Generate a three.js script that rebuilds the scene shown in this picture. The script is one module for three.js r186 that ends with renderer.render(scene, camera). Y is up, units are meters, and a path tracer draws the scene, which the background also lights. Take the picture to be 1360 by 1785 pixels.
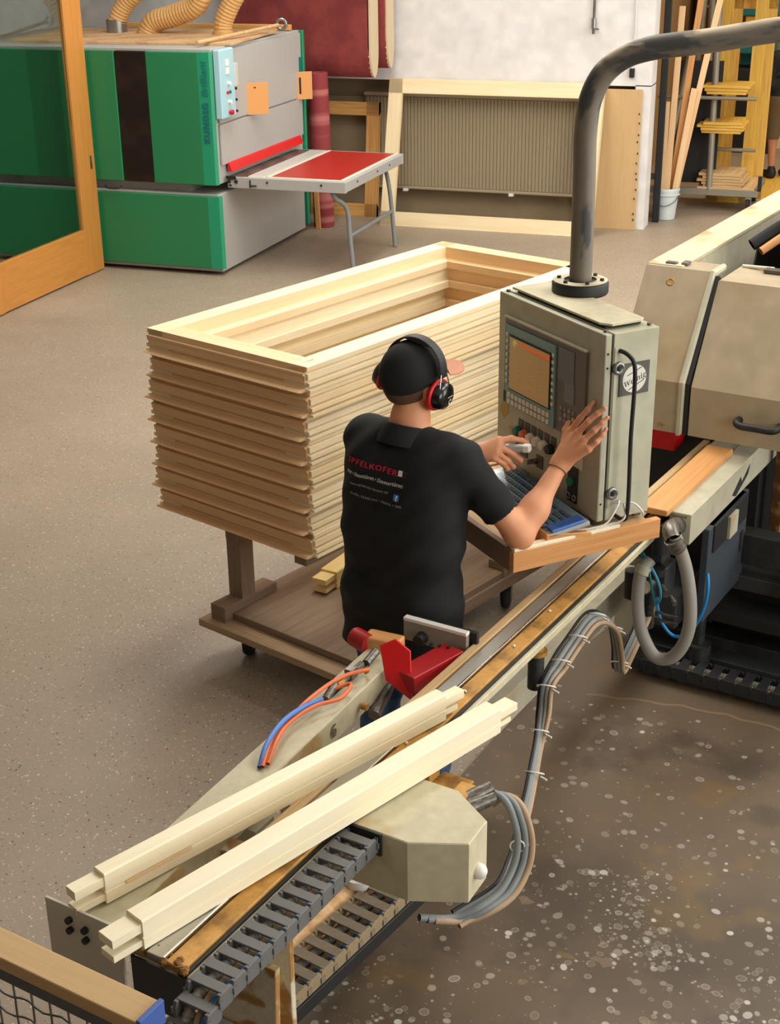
import * as THREE from 'three';
import { RoundedBoxGeometry } from 'three/addons/geometries/RoundedBoxGeometry.js';
import { mergeGeometries } from 'three/addons/utils/BufferGeometryUtils.js';
import { RectAreaLightUniformsLib } from 'three/addons/lights/RectAreaLightUniformsLib.js';

// ---------------------------------------------------------------- camera, lights, exposure
RectAreaLightUniformsLib.init();
const scene = new THREE.Scene();
scene.background = new THREE.Color(0x8f9499);
const rad = d => d * Math.PI / 180;
const camera = new THREE.PerspectiveCamera(39.79, 1360 / 1785, 0.1, 60);
camera.position.set(0, 3.2, 0);
camera.rotation.set(rad(-23.335), rad(19.3), rad(-0.76), 'YXZ');
const EXPOSURE = 1.0;
const CEIL_NITS = 11.0, WINDOW_NITS = 5.5, FAR_NITS = 12.0;
const CEIL_COL = new THREE.Color(1.0, 0.95, 0.87), WIN_COL = new THREE.Color(1.0, 0.975, 0.93), FAR_COL = new THREE.Color(1.0, 0.86, 0.62);

// ---------------------------------------------------------------- helpers
let seed = 7;
const rnd = () => { seed = (seed * 1664525 + 1013904223) >>> 0; return seed / 4294967296; };
const rr = (a, b) => a + (b - a) * rnd();
const V = (x, y, z) => new THREE.Vector3(x, y, z);
const used = {};
function numbered(n) { if (!(n in used)) { used[n] = 0; return n; } used[n]++; return n + '_' + String(used[n]).padStart(3, '0'); }
function thing(name, label, category, p = [0, 0, 0], turn = 0, group) {
  const o = new THREE.Group(); o.name = numbered(name); o.position.set(...p); o.rotation.y = turn;
  o.userData = { label, category }; if (group) o.userData.group = group; scene.add(o); return o;
}
function norm(g) {
  let r = g.index ? g.toNonIndexed() : g;
  if (!r.attributes.uv) r.setAttribute('uv', new THREE.BufferAttribute(new Float32Array(r.attributes.position.count * 2), 2));
  for (const k of Object.keys(r.attributes)) if (!['position', 'normal', 'uv'].includes(k)) r.deleteAttribute(k);
  r.morphAttributes = {}; r.groups = [];
  return r;
}
function join(gs) { gs = (Array.isArray(gs) ? gs : [gs]).map(norm); return gs.length > 1 ? mergeGeometries(gs) : gs[0]; }
function uvm(g, grain = 'x') {              // box-projected uv in metres; u runs along the grain axis
  g = norm(g); const p = g.attributes.position, n = g.attributes.normal, u = g.attributes.uv; const ou = rr(0, 3), ov = rr(0, 3);
  const get = { x: i => p.getX(i), y: i => p.getY(i), z: i => p.getZ(i) };
  for (let i = 0; i < p.count; i++) {
    const ax = Math.abs(n.getX(i)), ay = Math.abs(n.getY(i)), az = Math.abs(n.getZ(i));
    const dom = ax > ay && ax > az ? 'x' : ay > az ? 'y' : 'z';
    const rest = ['x', 'y', 'z'].filter(k => k !== dom);
    const a = rest.includes(grain) ? grain : rest[0], b = rest.find(k => k !== a);
    u.setXY(i, get[a](i) + ou, get[b](i) + ov);
  }
  return g;
}
function obj(name, gs, m, parent = scene, label) {
  const me = new THREE.Mesh(join(gs), m); me.name = parent === scene ? numbered(name) : name; me.castShadow = me.receiveShadow = true;
  if (label) me.userData.label = label; parent.add(me); return me;
}
function tag(o, label, category, group) { o.userData.label = label; o.userData.category = category; if (group) o.userData.group = group; return o; }
function struct(name, gs, m, parent = scene) { const o = obj(name, gs, m, parent); if (parent === scene) { o.name = name; o.userData.kind = 'structure'; } return o; }
function bx(w, h, d, x = 0, y = 0, z = 0, r = 0.003, grain) {
  r = Math.min(r, w / 2.01, h / 2.01, d / 2.01);
  const g = r > 0 ? new RoundedBoxGeometry(w, h, d, 1, r) : new THREE.BoxGeometry(w, h, d);
  const k = grain || (w >= h && w >= d ? 'x' : h >= d ? 'y' : 'z');
  const q = uvm(g, k); q.translate(x, y, z); return q;
}
function rod(p, q, r, r2 = r, n = 14) {
  const a = V(...p), b = V(...q), d = b.clone().sub(a), L = d.length();
  const g = new THREE.CylinderGeometry(r2, r, L, n, 1); g.translate(0, L / 2, 0);
  g.applyQuaternion(new THREE.Quaternion().setFromUnitVectors(V(0, 1, 0), d.normalize())); g.translate(a.x, a.y, a.z); return norm(g);
}
function tube(pts, r, seg = 40, n = 10, closed = false, tension) {
  const c = new THREE.CatmullRomCurve3(pts.map(p => V(...p)), closed, tension === undefined ? 'centripetal' : 'catmullrom', tension);
  return norm(new THREE.TubeGeometry(c, seg, r, n, closed));
}
function ribTube(pts, r, amp, pitch, n = 14) {
  const c = new THREE.CatmullRomCurve3(pts.map(p => V(...p))); const N = Math.round(c.getLength() / pitch) * 4;
  const g = new THREE.TubeGeometry(c, N, r, n, false), P = g.attributes.position;
  for (let i = 0; i <= N; i++) { const o = c.getPointAt(i / N), k = 1 + amp * Math.sin(i * Math.PI / 2);
    for (let j = 0; j <= n; j++) { const q = i * (n + 1) + j; P.setXYZ(q, o.x + (P.getX(q) - o.x) * k, o.y + (P.getY(q) - o.y) * k, o.z + (P.getZ(q) - o.z) * k); } }
  g.computeVertexNormals(); return norm(g);
}
function prism(pts, depth, bevel = 0) {     // outline in x,y; extruded along +z from 0
  const s = new THREE.Shape(pts.map(p => new THREE.Vector2(p[0], p[1])));
  const g = new THREE.ExtrudeGeometry(s, { depth: depth - 2 * bevel, bevelEnabled: bevel > 0, bevelThickness: bevel, bevelSize: bevel, bevelOffset: -bevel, bevelSegments: 1, curveSegments: 10 });
  g.translate(0, 0, bevel); return norm(g);
}
function at(g, x, y, z, rx = 0, ry = 0, rz = 0) { g.applyMatrix4(new THREE.Matrix4().compose(V(x, y, z), new THREE.Quaternion().setFromEuler(new THREE.Euler(rx, ry, rz, 'YXZ')), V(1, 1, 1))); return g; }
const lathe = (pts, n = 24) => norm(new THREE.LatheGeometry(pts.map(p => new THREE.Vector2(p[0], p[1])), n));

// tileable value noise, summed octaves
function fbm(W, H, px, py, oct, sd) {
  const out = new Float32Array(W * H); let amp = 1, tot = 0, s0 = sd * 977 + 13;
  const h = (x, y, o) => { let n = (x * 374761393 + y * 668265263 + (s0 + o * 7919) * 2246822519) | 0; n = Math.imul(n ^ (n >>> 13), 1274126177); return ((n ^ (n >>> 16)) >>> 0) / 4294967296; };
  for (let o = 0; o < oct; o++) {
    for (let y = 0; y < H; y++) { const fy = y / H * py, y0 = Math.floor(fy), ty = fy - y0, sy = ty * ty * (3 - 2 * ty), y1 = (y0 + 1) % py;
      for (let x = 0; x < W; x++) { const fx = x / W * px, x0 = Math.floor(fx), tx = fx - x0, sx = tx * tx * (3 - 2 * tx), x1 = (x0 + 1) % px;
        const a = h(x0, y0, o), b = h(x1, y0, o), c = h(x0, y1, o), d = h(x1, y1, o);
        out[y * W + x] += amp * (a + (b - a) * sx + (c - a) * sy + (a - b - c + d) * sx * sy); } }
    tot += amp; amp *= 0.5; px *= 2; py *= 2;
  }
  for (let i = 0; i < out.length; i++) out[i] /= tot; return out;
}
const hex = c => [(c >> 16) & 255, (c >> 8) & 255, c & 255];
function dataTex(W, H, fn, sx, sy) {
  const d = new Uint8Array(W * H * 4);
  for (let y = 0; y < H; y++) for (let x = 0; x < W; x++) { const c = fn(x, y, y * W + x), i = (y * W + x) * 4; d[i] = Math.max(0, Math.min(255, c[0])); d[i + 1] = Math.max(0, Math.min(255, c[1])); d[i + 2] = Math.max(0, Math.min(255, c[2])); d[i + 3] = 255; }
  const t = new THREE.DataTexture(d, W, H); t.wrapS = t.wrapT = THREE.RepeatWrapping; t.magFilter = THREE.LinearFilter; t.minFilter = THREE.LinearMipmapLinearFilter; t.generateMipmaps = true; t.colorSpace = THREE.SRGBColorSpace; t.repeat.set(1 / sx, 1 / sy); t.needsUpdate = true; return t;
}
const mix = (a, b, t) => [a[0] + (b[0] - a[0]) * t, a[1] + (b[1] - a[1]) * t, a[2] + (b[2] - a[2]) * t];
const sst = (a, b, x) => { x = Math.max(0, Math.min(1, (x - a) / (b - a))); return x * x * (3 - 2 * x); };
function woodTex(light, dark, sd, ring = 7, contrast = 1) {
  const W = 512, H = 256, m = fbm(W, H, 2, 5, 3, sd), f = fbm(W, H, 5, 70, 2, sd + 5), l = hex(light), k = hex(dark);
  return dataTex(W, H, (x, y, i) => { const v = y / H; let r = Math.sin(2 * Math.PI * (v * ring + m[i] * 2.2)); r = Math.pow(0.5 + 0.5 * r, 3);
    return mix(l, k, Math.min(1, contrast * (0.35 * r + 0.5 * sst(.35, .8, f[i]) + .25 * (m[i] - .3)))); }, 1.1, 0.3);
}
function stainTex(base, stain, sd, lo, hi, size = 0.8, cells = 4) {
  const W = 256, m = fbm(W, W, cells, cells, 5, sd), f = fbm(W, W, 24, 24, 3, sd + 3), b = hex(base), s = hex(stain);
  return dataTex(W, W, (x, y, i) => mix(mix(b, s, 0.85 * sst(lo, hi, m[i])), [0, 0, 0], 0.12 * (f[i] - .5)), size, size);
}
function canvasTex(w, h, draw) {
  const c = document.createElement('canvas'); c.width = w; c.height = h; draw(c.getContext('2d'), w, h);
  const t = new THREE.CanvasTexture(c); t.colorSpace = THREE.SRGBColorSpace; t.anisotropy = 4; return t;
}
const std = (c, rough = 0.6, o = {}) => new THREE.MeshStandardMaterial({ color: c, roughness: rough, ...o });
const mapd = (t, rough = 0.6, o = {}) => new THREE.MeshStandardMaterial({ map: t, roughness: rough, ...o });
function printPlane(w, h, draw, px = 1024, rough = 0.6) {   // flat print on a plane facing +z
  const t = canvasTex(px, Math.round(px * h / w), draw); t.wrapS = t.wrapT = THREE.ClampToEdgeWrapping;
  return [new THREE.PlaneGeometry(w, h), new THREE.MeshStandardMaterial({ map: t, roughness: rough, transparent: true, alphaTest: 0.5, polygonOffset: true, polygonOffsetFactor: -2 })];
}

// ---------------------------------------------------------------- materials
const M = {
  pine: [0, 1, 2].map(i => mapd(woodTex([0xf6e7c4, 0xf3e1b9, 0xf9ecce][i], [0xe6c998, 0xe2c28e, 0xead0a2][i], 11 + i, 3, .42), 0.55)),
  pineEnd: [0, 1].map(i => mapd(woodTex([0xf2cfa0, 0xeec898][i], [0xdeb07c, 0xdcae78][i], 21 + i, 3, .45), 0.55)),
  pale: mapd(woodTex(0xfaf0d2, 0xf0e0b6, 31, 3, .45), 0.5),
  larch: mapd(woodTex(0xdfae6a, 0xb97c3a, 33, 6, .8), 0.5),
  beech: mapd(woodTex(0xd69d62, 0xb87c44, 36, 4, .6), 0.5),
  doorWood: mapd(woodTex(0xc88a42, 0xac6f30, 38, 2, .6), 0.42),
  ply: mapd(woodTex(0xcfb083, 0xab8655, 41, 3, .8), 0.65),
  deck: mapd(woodTex(0x8a745f, 0x6f5b49, 43, 2, .6), 0.75),
  mdf: mapd(woodTex(0xcaaa7c, 0xb8945f, 45, 2, .4), 0.75),
  beige: mapd(stainTex(0xb6b29c, 0xa8987a, 51, .62, .85, 1.2), 0.5),
  beigeDusty: mapd(stainTex(0xc4bd9f, 0xb09260, 52, .55, .78, .7), 0.6),
  rusty: mapd(stainTex(0xd3cdb6, 0x9c6a2c, 53, .45, .62, .35), 0.7),
  hood: mapd(stainTex(0xab9c82, 0xa28c6a, 54, .5, .9, 1.5), 0.42),
  cabinet: mapd(stainTex(0xb5b5a0, 0xadaa8c, 55, .5, .9, 1.2), 0.45),
  pipe: std(0xffffff, .55, { vertexColors: true, metalness: .15 }), pipeGrey: std(0x6d675c, .55),
  black: std(0x1b1c1d, 0.55), blackGloss: std(0x0d0e0f, 0.18), rubber: std(0x202122, 0.8),
  chain: std(0x636362, 0.6), chainDark: std(0x2b2d30, 0.5), chainDust: mapd(stainTex(0x7b7161, 0x9a8767, 57, .3, .7, .3), 0.75),
  machineDark: mapd(stainTex(0x34383a, 0x1f1c18, 58, .35, .7, .6), 0.5), navy: std(0x3a4149, 0.5),
  steel: std(0x9a9b99, 0.3, { metalness: 0.85 }), track: std(0xb9b5ac, .34, { metalness: .6 }), fibre: std(0xd79a5c, .75), steelDull: mapd(stainTex(0x7d7b75, 0x5f5a52, 59, .4, .7, .4), 0.38, { metalness: 0.7 }),
  chrome: std(0xd5d7d8, 0.12, { metalness: 1 }), alu: std(0xd6d6d0, 0.4, { metalness: .35 }),
  bronze: mapd(stainTex(0xbd8d46, 0x7d5a2b, 60, .4, .72, .25), 0.55, { metalness: .2 }),
  dustBrown: mapd(stainTex(0xa97a3d, 0x5a3b1c, 61, .35, .65, .12), .9), sawdust: mapd(stainTex(0xe2bd8e, 0xc79762, 62, .35, .7, .25), .95, {}),
  red: std(0xd0141b, 0.38), redDark: std(0xa8141a, .45), orange: std(0xe0703a, .5), blue: std(0x4d7fd0, .5), brightBlue: std(0x1a86cf, .45), cyan: std(0x3f97b8, .5),
  hoseGrey: std(0x97948c, .5), hoseBlueGrey: std(0x82888a, .5), cableTan: std(0xb19677, .6), white: std(0xe9e7e2, .5), cream: std(0xe6dfcc, .5),
  green: std(0x247e50, .42), greenLight: std(0x1c9068, .4), tableRed: std(0xb32720, .35), sanderGrey: std(0xadadaa, .45), sanderBlack: mapd(stainTex(0x1c1513, 0x2c1f1a, 63, .4, .7, .5), .35),
  ctrlBlue: std(0xa6d0dc, .35), teal: std(0x0f6f72, .5),
  radiator: std(0x9b8d73, .6), nicheWall: std(0x8d7d62, .85),
  belt: mapd(stainTex(0x8b3a38, 0x742c2c, 64, .35, .7, 1), .85), beltEdge: std(0xd3c2a2, .8),
  roll: mapd(dataTex(8, 256, (() => { const f = fbm(8, 256, 1, 22, 3, 71); return (x, y, i) => mix([138, 52, 56], [178, 104, 102], sst(.5, .75, f[i])); })(), 1, 1), .8),
  wall: mapd(stainTex(0xdfdede, 0xdcdad8, 65, .5, .9, 3), .85), ceil: std(0xe2e0db, .9), brownWall: std(0x9f7c52, .85),
  yellowWood: mapd(woodTex(0xe6bd55, 0xc4923a, 47, 6, .8), .5), trolley: std(0x8f8a7c, .5, { metalness: .3 }),
  bucket: std(0xcfd8dc, .45), cardboard: mapd(stainTex(0xc9a67c, 0xb48e62, 66, .4, .7, .5), .85), hoseBeige: std(0xcfa368, .45),
  skin: std(0xdd9a72, .55), skin2: std(0xc58a68, .6), hair: std(0x5b4030, .9), shirt: std(0x0b0d10, .85), denim: mapd(stainTex(0x3c5d7c, 0x25405c, 67, .35, .7, .12), .9), capTan: std(0xc78a68, .7), shoe: std(0x1d1d1e, .6), khaki: std(0x6b5a40, .9)
};

// ---------------------------------------------------------------- the setting
// machine frame: q runs right along the machine front, r runs away from the camera along its rail
const RA = rad(77.8), rv = V(Math.cos(RA), 0, -Math.sin(RA)), qv = V(Math.sin(RA), 0, Math.cos(RA)), RTURN = -rad(12.2);
const R = (a, b, h = 0) => [qv.x * a + rv.x * b, h, qv.z * a + rv.z * b];
const SA = rad(69.6), STURN = -rad(20.4);
const S = (t, s, h = 0) => [Math.sin(SA) * t + Math.cos(SA) * s, h, Math.cos(SA) * t - Math.sin(SA) * s];

{ // terrazzo floor
  const W = 2048, SZ = 2.6;
  const c = document.createElement('canvas'); c.width = c.height = W; const g = c.getContext('2d');
  const n = fbm(512, 512, 6, 6, 5, 81), id = g.createImageData(W, W), d = id.data;
  for (let y = 0; y < W; y++) for (let x = 0; x < W; x++) { const k = n[(y >> 2) * 512 + (x >> 2)], i = (y * W + x) * 4; const cc = mix([160, 145, 128], [176, 160, 142], k); d[i] = cc[0]; d[i + 1] = cc[1]; d[i + 2] = cc[2]; d[i + 3] = 255; }
  g.putImageData(id, 0, 0);
  const cols = ['#e6dccb', '#d8cbb6', '#d2c3ad', '#6f6257', '#57504a', '#8d7b68', '#c9b59a'];
  for (let i = 0; i < 30000; i++) { g.fillStyle = cols[Math.floor(Math.pow(rnd(), 1.2) * cols.length)]; g.globalAlpha = rr(.35, .95); const x = rnd() * W, y = rnd() * W, r = Math.pow(rnd(), 4) * 2.6 + .6, an = rnd() * 3;
    for (const dx of [0, x < 8 ? W : x > W - 8 ? -W : 0]) { g.beginPath(); g.ellipse(x + dx, y, r * rr(.8, 1.7), r, an, 0, 7); g.fill(); } }
  const t = new THREE.CanvasTexture(c); t.wrapS = t.wrapT = THREE.RepeatWrapping; t.colorSpace = THREE.SRGBColorSpace; t.repeat.set(1 / SZ, 1 / SZ); t.anisotropy = 8;
  const fm = new THREE.MeshStandardMaterial({ map: t, roughness: .5, vertexColors: true });
  const geo = new THREE.PlaneGeometry(16, 26, 64, 104); geo.rotateX(-Math.PI / 2); geo.translate(-3, 0, -10);
  const wn = fbm(64, 64, 6, 6, 4, 83), col = new Float32Array(geo.attributes.position.count * 3), P = geo.attributes.position, UV = geo.attributes.uv;
  for (let i = 0; i < P.count; i++) { const x = P.getX(i), z = P.getZ(i); UV.setXY(i, x, z);
    const w = wn[(((Math.floor(z * 2.2) % 64) + 64) % 64) * 64 + ((Math.floor(x * 2.2) % 64) + 64) % 64];
    const k = .74 + .26 * w, cc = [1, 1, .985]; col[i * 3] = cc[0] * k; col[i * 3 + 1] = cc[1] * k; col[i * 3 + 2] = cc[2] * k; }
  geo.setAttribute('color', new THREE.BufferAttribute(col, 3));
  const slab = new THREE.Mesh(geo, fm); slab.name = 'floor'; slab.userData.kind = 'structure'; slab.receiveShadow = true; scene.add(slab);
  // base slab under the floor gives it thickness
  struct('trim_1', new THREE.BoxGeometry(16.4, .2, 26.4).translate(-3, -.11, -10), std(0x7a6f62, .9));
}
{ // darker worn concrete under and right of the machine, with paint spots
  const W = 2048, SZ = 3.9; const a0 = -2.08, b0 = 1.4;
  const c = document.createElement('canvas'); c.width = c.height = W; const g = c.getContext('2d');
  const n = fbm(512, 512, 5, 5, 6, 91), n2 = fbm(512, 512, 16, 16, 5, 92), id = g.createImageData(W, W), d = id.data;
  for (let y = 0; y < W; y++) for (let x = 0; x < W; x++) { const q = (y >> 2) * 512 + (x >> 2), i = (y * W + x) * 4; let cc = mix([82, 70, 56], [110, 94, 75], sst(.3, .7, n[q])); cc = mix(cc, [128, 100, 60], .4 * sst(.6, .75, n2[q])); cc = mix(cc, [72, 61, 51], .5 * sst(.45, .25, n2[q])); d[i] = cc[0]; d[i + 1] = cc[1]; d[i + 2] = cc[2]; d[i + 3] = 255; }
  g.putImageData(id, 0, 0);
  const px = W / SZ; // v=0 at b0 is the canvas bottom (flipY)
  for (let i = 0; i < 60; i++) { const x = rnd() * W, y = W - rnd() * W * .65, r = rr(5, 26); g.globalAlpha = rr(.12, .4); g.fillStyle = rnd() < .5 ? '#b98f3e' : '#c2a386'; g.beginPath(); for (let k = 0; k < 9; k++) { const q = r * rr(.4, 1.1); g.lineTo(x + q * Math.cos(k * .7), y + q * .7 * Math.sin(k * .7)); } g.fill(); }
  const cl = []; for (let i = 0; i < 80; i++) cl.push([rnd() * W * .9, W - (.24 + .4 * Math.pow(rnd(), 1.3)) * W, rr(40, 170)]);
  for (let i = 0; i < 7500; i++) { let x, y; if (rnd() < .42) { const q = cl[Math.floor(rnd() * cl.length)]; const a = rnd() * 7, r = q[2] * Math.pow(rnd(), .8); x = q[0] + r * Math.cos(a); y = q[1] + r * Math.sin(a); } else { x = rnd() * W; y = W - (.9 + 2.75 * Math.pow(rnd(), 1.5)) * px; }
    const r = Math.pow(rnd(), 3) * 7 + .9; g.globalAlpha = rr(.25, .75); g.fillStyle = g.strokeStyle = ['#d9d6d0', '#c4c1ba', '#b9b4a8', '#e4e2dd'][Math.floor(rnd() * 4)];
    g.beginPath(); g.ellipse(x, y, r * rr(.8, 1.4), r, rnd() * 3, 0, 7); if (rnd() < .45 && r > 3) { g.lineWidth = 1.2; g.stroke(); g.globalAlpha *= .4; g.fill(); } else g.fill(); }
  g.globalAlpha = .5; g.strokeStyle = '#2e2824'; g.lineWidth = 2; for (let i = 0; i < 40; i++) { const x = rnd() * W, y = W - rnd() * W * .6; g.beginPath(); g.moveTo(x, y); g.lineTo(x + rr(-16, 16), y + rr(-9, 9)); g.stroke(); }
  g.globalAlpha = .7; g.strokeStyle = '#a99a86'; g.lineWidth = 3; g.beginPath(); let cx = 1.35 * px, cy = W - 1.35 * px; g.moveTo(cx, cy); for (let i = 0; i < 14; i++) { cx += rr(-14, 16); cy += 24; g.lineTo(cx, cy); } g.stroke();
  g.globalAlpha = .55; g.strokeStyle = '#a08868'; g.lineWidth = 8; g.beginPath(); for (let i = 0; i <= 30; i++) { const u = i / 30; g.lineTo(u * W * .5, W - (3.62 + .1 * Math.sin(u * 5) + .12 * u + .01 * Math.sin(i * 2.3)) * px); } g.stroke();
  const t = new THREE.CanvasTexture(c); t.wrapS = t.wrapT = THREE.RepeatWrapping; t.colorSpace = THREE.SRGBColorSpace; t.anisotropy = 8;
  const sh = [[a0, b0 - 1.2], [2.2, b0 - 1.2], [2.2, 7.2], [-2.1, 7.2], [-2.25, 5.6], [-2.3, 5.1], [-2.28, 4.8]];
  const g2 = prism(sh.map(p => [p[0], p[1]]), .004); g2.rotateX(-Math.PI / 2); // x=a, z=-b
  const P = g2.attributes.position, U = g2.attributes.uv; for (let i = 0; i < P.count; i++) U.setXY(i, (P.getX(i) - a0) / SZ, (-P.getZ(i) - b0) / SZ);
  const m = struct('floor_1', g2, new THREE.MeshStandardMaterial({ map: t, roughness: .5 })); m.rotation.y = RTURN; m.position.y = 0.0005;
}
{ // walls
  const W = M.wall;
  struct('wall_back', [bx(8.88, 4.1, .3, -6.79, 3.5, -15.03, 0), bx(4.7, 1.5, .12, -9.0, .75, -14.94, 0), bx(.16, 1.46, .3, -2.43, .73, -15.03, 0), bx(7.2, 2.2, .3, 1.25, 4.5, -15.03, 0), bx(2.85, 5.5, .3, 3.4, 2.75, -15.03, 0)], W);
  struct('wall_niche', [bx(4.6, 1.46, .06, -4.7, .73, -15.15, 0)], M.nicheWall);
  struct('wall_left', [bx(.25, 5.5, 13.2, -7.4, 2.75, -3.0, 0), bx(.25, 2.7, 5.4, -7.4, 4.2, -12.2, 0)], std(0x8d857a, .9));
  struct('wall_side', [bx(.2, 5.5, 9, -11.3, 2.75, -10.6, 0), bx(4, 5.5, .2, -9.3, 2.75, -6.1, 0)], std(0xb9b6af, .9));
  struct('wall_front', bx(12.4, 5.5, .25, -1.3, 2.75, 3.3, 0), std(0x6e665c, .9));
  struct('ceiling', [bx(16.2, .2, 18.6, -3.3, 5.6, -5.9, 0), bx(8, .2, 7.2, .9, 4.6, -18.6, 0)], M.ceil);
  struct('wall_far', [bx(8, 4.6, .2, .9, 2.3, -22, 0), bx(.2, 4.6, 7.2, -3.0, 2.3, -18.6, 0), bx(.2, 4.6, 7.2, 4.7, 2.3, -18.6, 0)], M.brownWall);
  // right wall with three tall windows
  const zs = [-1.6, -6.4, -11.2], wl = []; const ww = 3.0;
  wl.push(bx(.3, 1.1, 18.4, 4.65, .55, -5.9, 0), bx(.3, 1.2, 18.4, 4.65, 4.95, -5.9, 0));
  for (const [z0, z1] of [[3.3, -.1], [-3.1, -4.9], [-7.9, -9.7], [-12.7, -15.1]]) wl.push(bx(.3, 3.3, Math.abs(z1 - z0), 4.65, 2.75, (z0 + z1) / 2, 0));
  struct('wall_right', wl, W);
  zs.forEach((z, i) => {
    const w = new THREE.Group(); w.name = 'window_' + (i + 1); w.userData.kind = 'structure'; w.position.set(4.62, 2.75, z); scene.add(w);
    obj('window_frame', [bx(.1, 3.3, .08, 0, 0, 1.46), bx(.1, 3.3, .08, 0, 0, -1.46), bx(.1, .08, 3, 0, 1.61, 0), bx(.1, .08, 3, 0, -1.61, 0), bx(.08, 3.2, .05, 0, 0, 0), bx(.08, .05, 2.9, 0, .3, 0)], M.white, w);
    obj('pane', bx(.02, 3.2, 2.9, .02, 0, 0, 0), new THREE.MeshStandardMaterial({ color: 0x666666, emissive: WIN_COL, emissiveIntensity: 1.2, roughness: .3 }), w);
    const l = new THREE.RectAreaLight(WIN_COL, WINDOW_NITS, 2.9, 3.2); l.position.set(-.08, 0, 0); l.rotation.y = Math.PI / 2; w.add(l);
  });
  // ceiling lamps
  const lp = (x, y, z, w, d, col, nits, label) => { const o = thing('ceiling_light', label, 'lamp', [x, y, z]);
    obj('housing', bx(w + .08, .1, d + .08, 0, .06, 0), M.white, o); obj('diffuser', bx(w, .02, d, 0, 0, 0), new THREE.MeshStandardMaterial({ color: 0x888888, emissive: col, emissiveIntensity: 1.2 }), o);
    const l = new THREE.RectAreaLight(col, nits, w, d); l.position.set(0, -.03, 0); l.rotation.x = -Math.PI / 2; o.add(l); };
  const nm = ['near left', 'near right', 'middle left', 'middle right', 'far left', 'far right'];
  [[-2.2, -7.2], [2.2, -6.0], [-4.4, -9.6], [1.6, -9.4], [-4.8, -12.6], [.6, -12.6]].forEach(([x, z], i) => lp(x, 5.42, z, 1.5, 2.6, CEIL_COL, CEIL_NITS * (i > 3 ? .6 : 1), 'flat white ceiling lamp panel over the workshop, ' + nm[i] + ' of six'));
  lp(-9.3, 5.42, -9.2, 1.2, 2.0, CEIL_COL, CEIL_NITS, 'flat white ceiling lamp panel in the side room behind the glazed door');
  lp(.4, 4.42, -18.6, 1.6, 2.4, FAR_COL, FAR_NITS, 'warm ceiling lamp panel in the back room');
}
// ---------------------------------------------------------------- glazed sliding door on the left
{
  const d = new THREE.Group(); d.name = 'door_1'; d.userData.kind = 'structure'; d.position.set(-7.0, 0, -10.75); scene.add(d);
  const L = 1.98, H = 2.75, T = .05; // along z
  obj('bottom_rail', bx(T, .42, L - .6, 0, .225, 0, .004, 'z'), M.doorWood, d);
  obj('stile', bx(T, H, .3, 0, H / 2 + .01, -L / 2 + .15, .004), M.doorWood, d); obj('stile', bx(T, H, .3, 0, H / 2 + .01, L / 2 - .15, .004), M.doorWood, d);
  obj('top_rail', bx(T, .25, L - .6, 0, H - .12, 0, .004, 'z'), M.doorWood, d);
  obj('pane', bx(.008, H - .68, L - .6, 0, .435 + (H - .68) / 2, 0, 0), new THREE.MeshPhysicalMaterial({ color: 0xe4ece8, transmission: 1, thickness: 0, roughness: .03, ior: 1.5 }), d);
  const k = obj('keyhole_plate', bx(.006, .12, .03, T / 2 + .002, 1.02, -L / 2 + .07, .002), M.steelDull, d); obj('keyhole', bx(.004, .04, .009, .003, 1.02, -L / 2 + .07, .001), M.black, k);
  obj('door_track', bx(.08, .08, 5, 0, H + .07, 0), M.steelDull, d);
}
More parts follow.
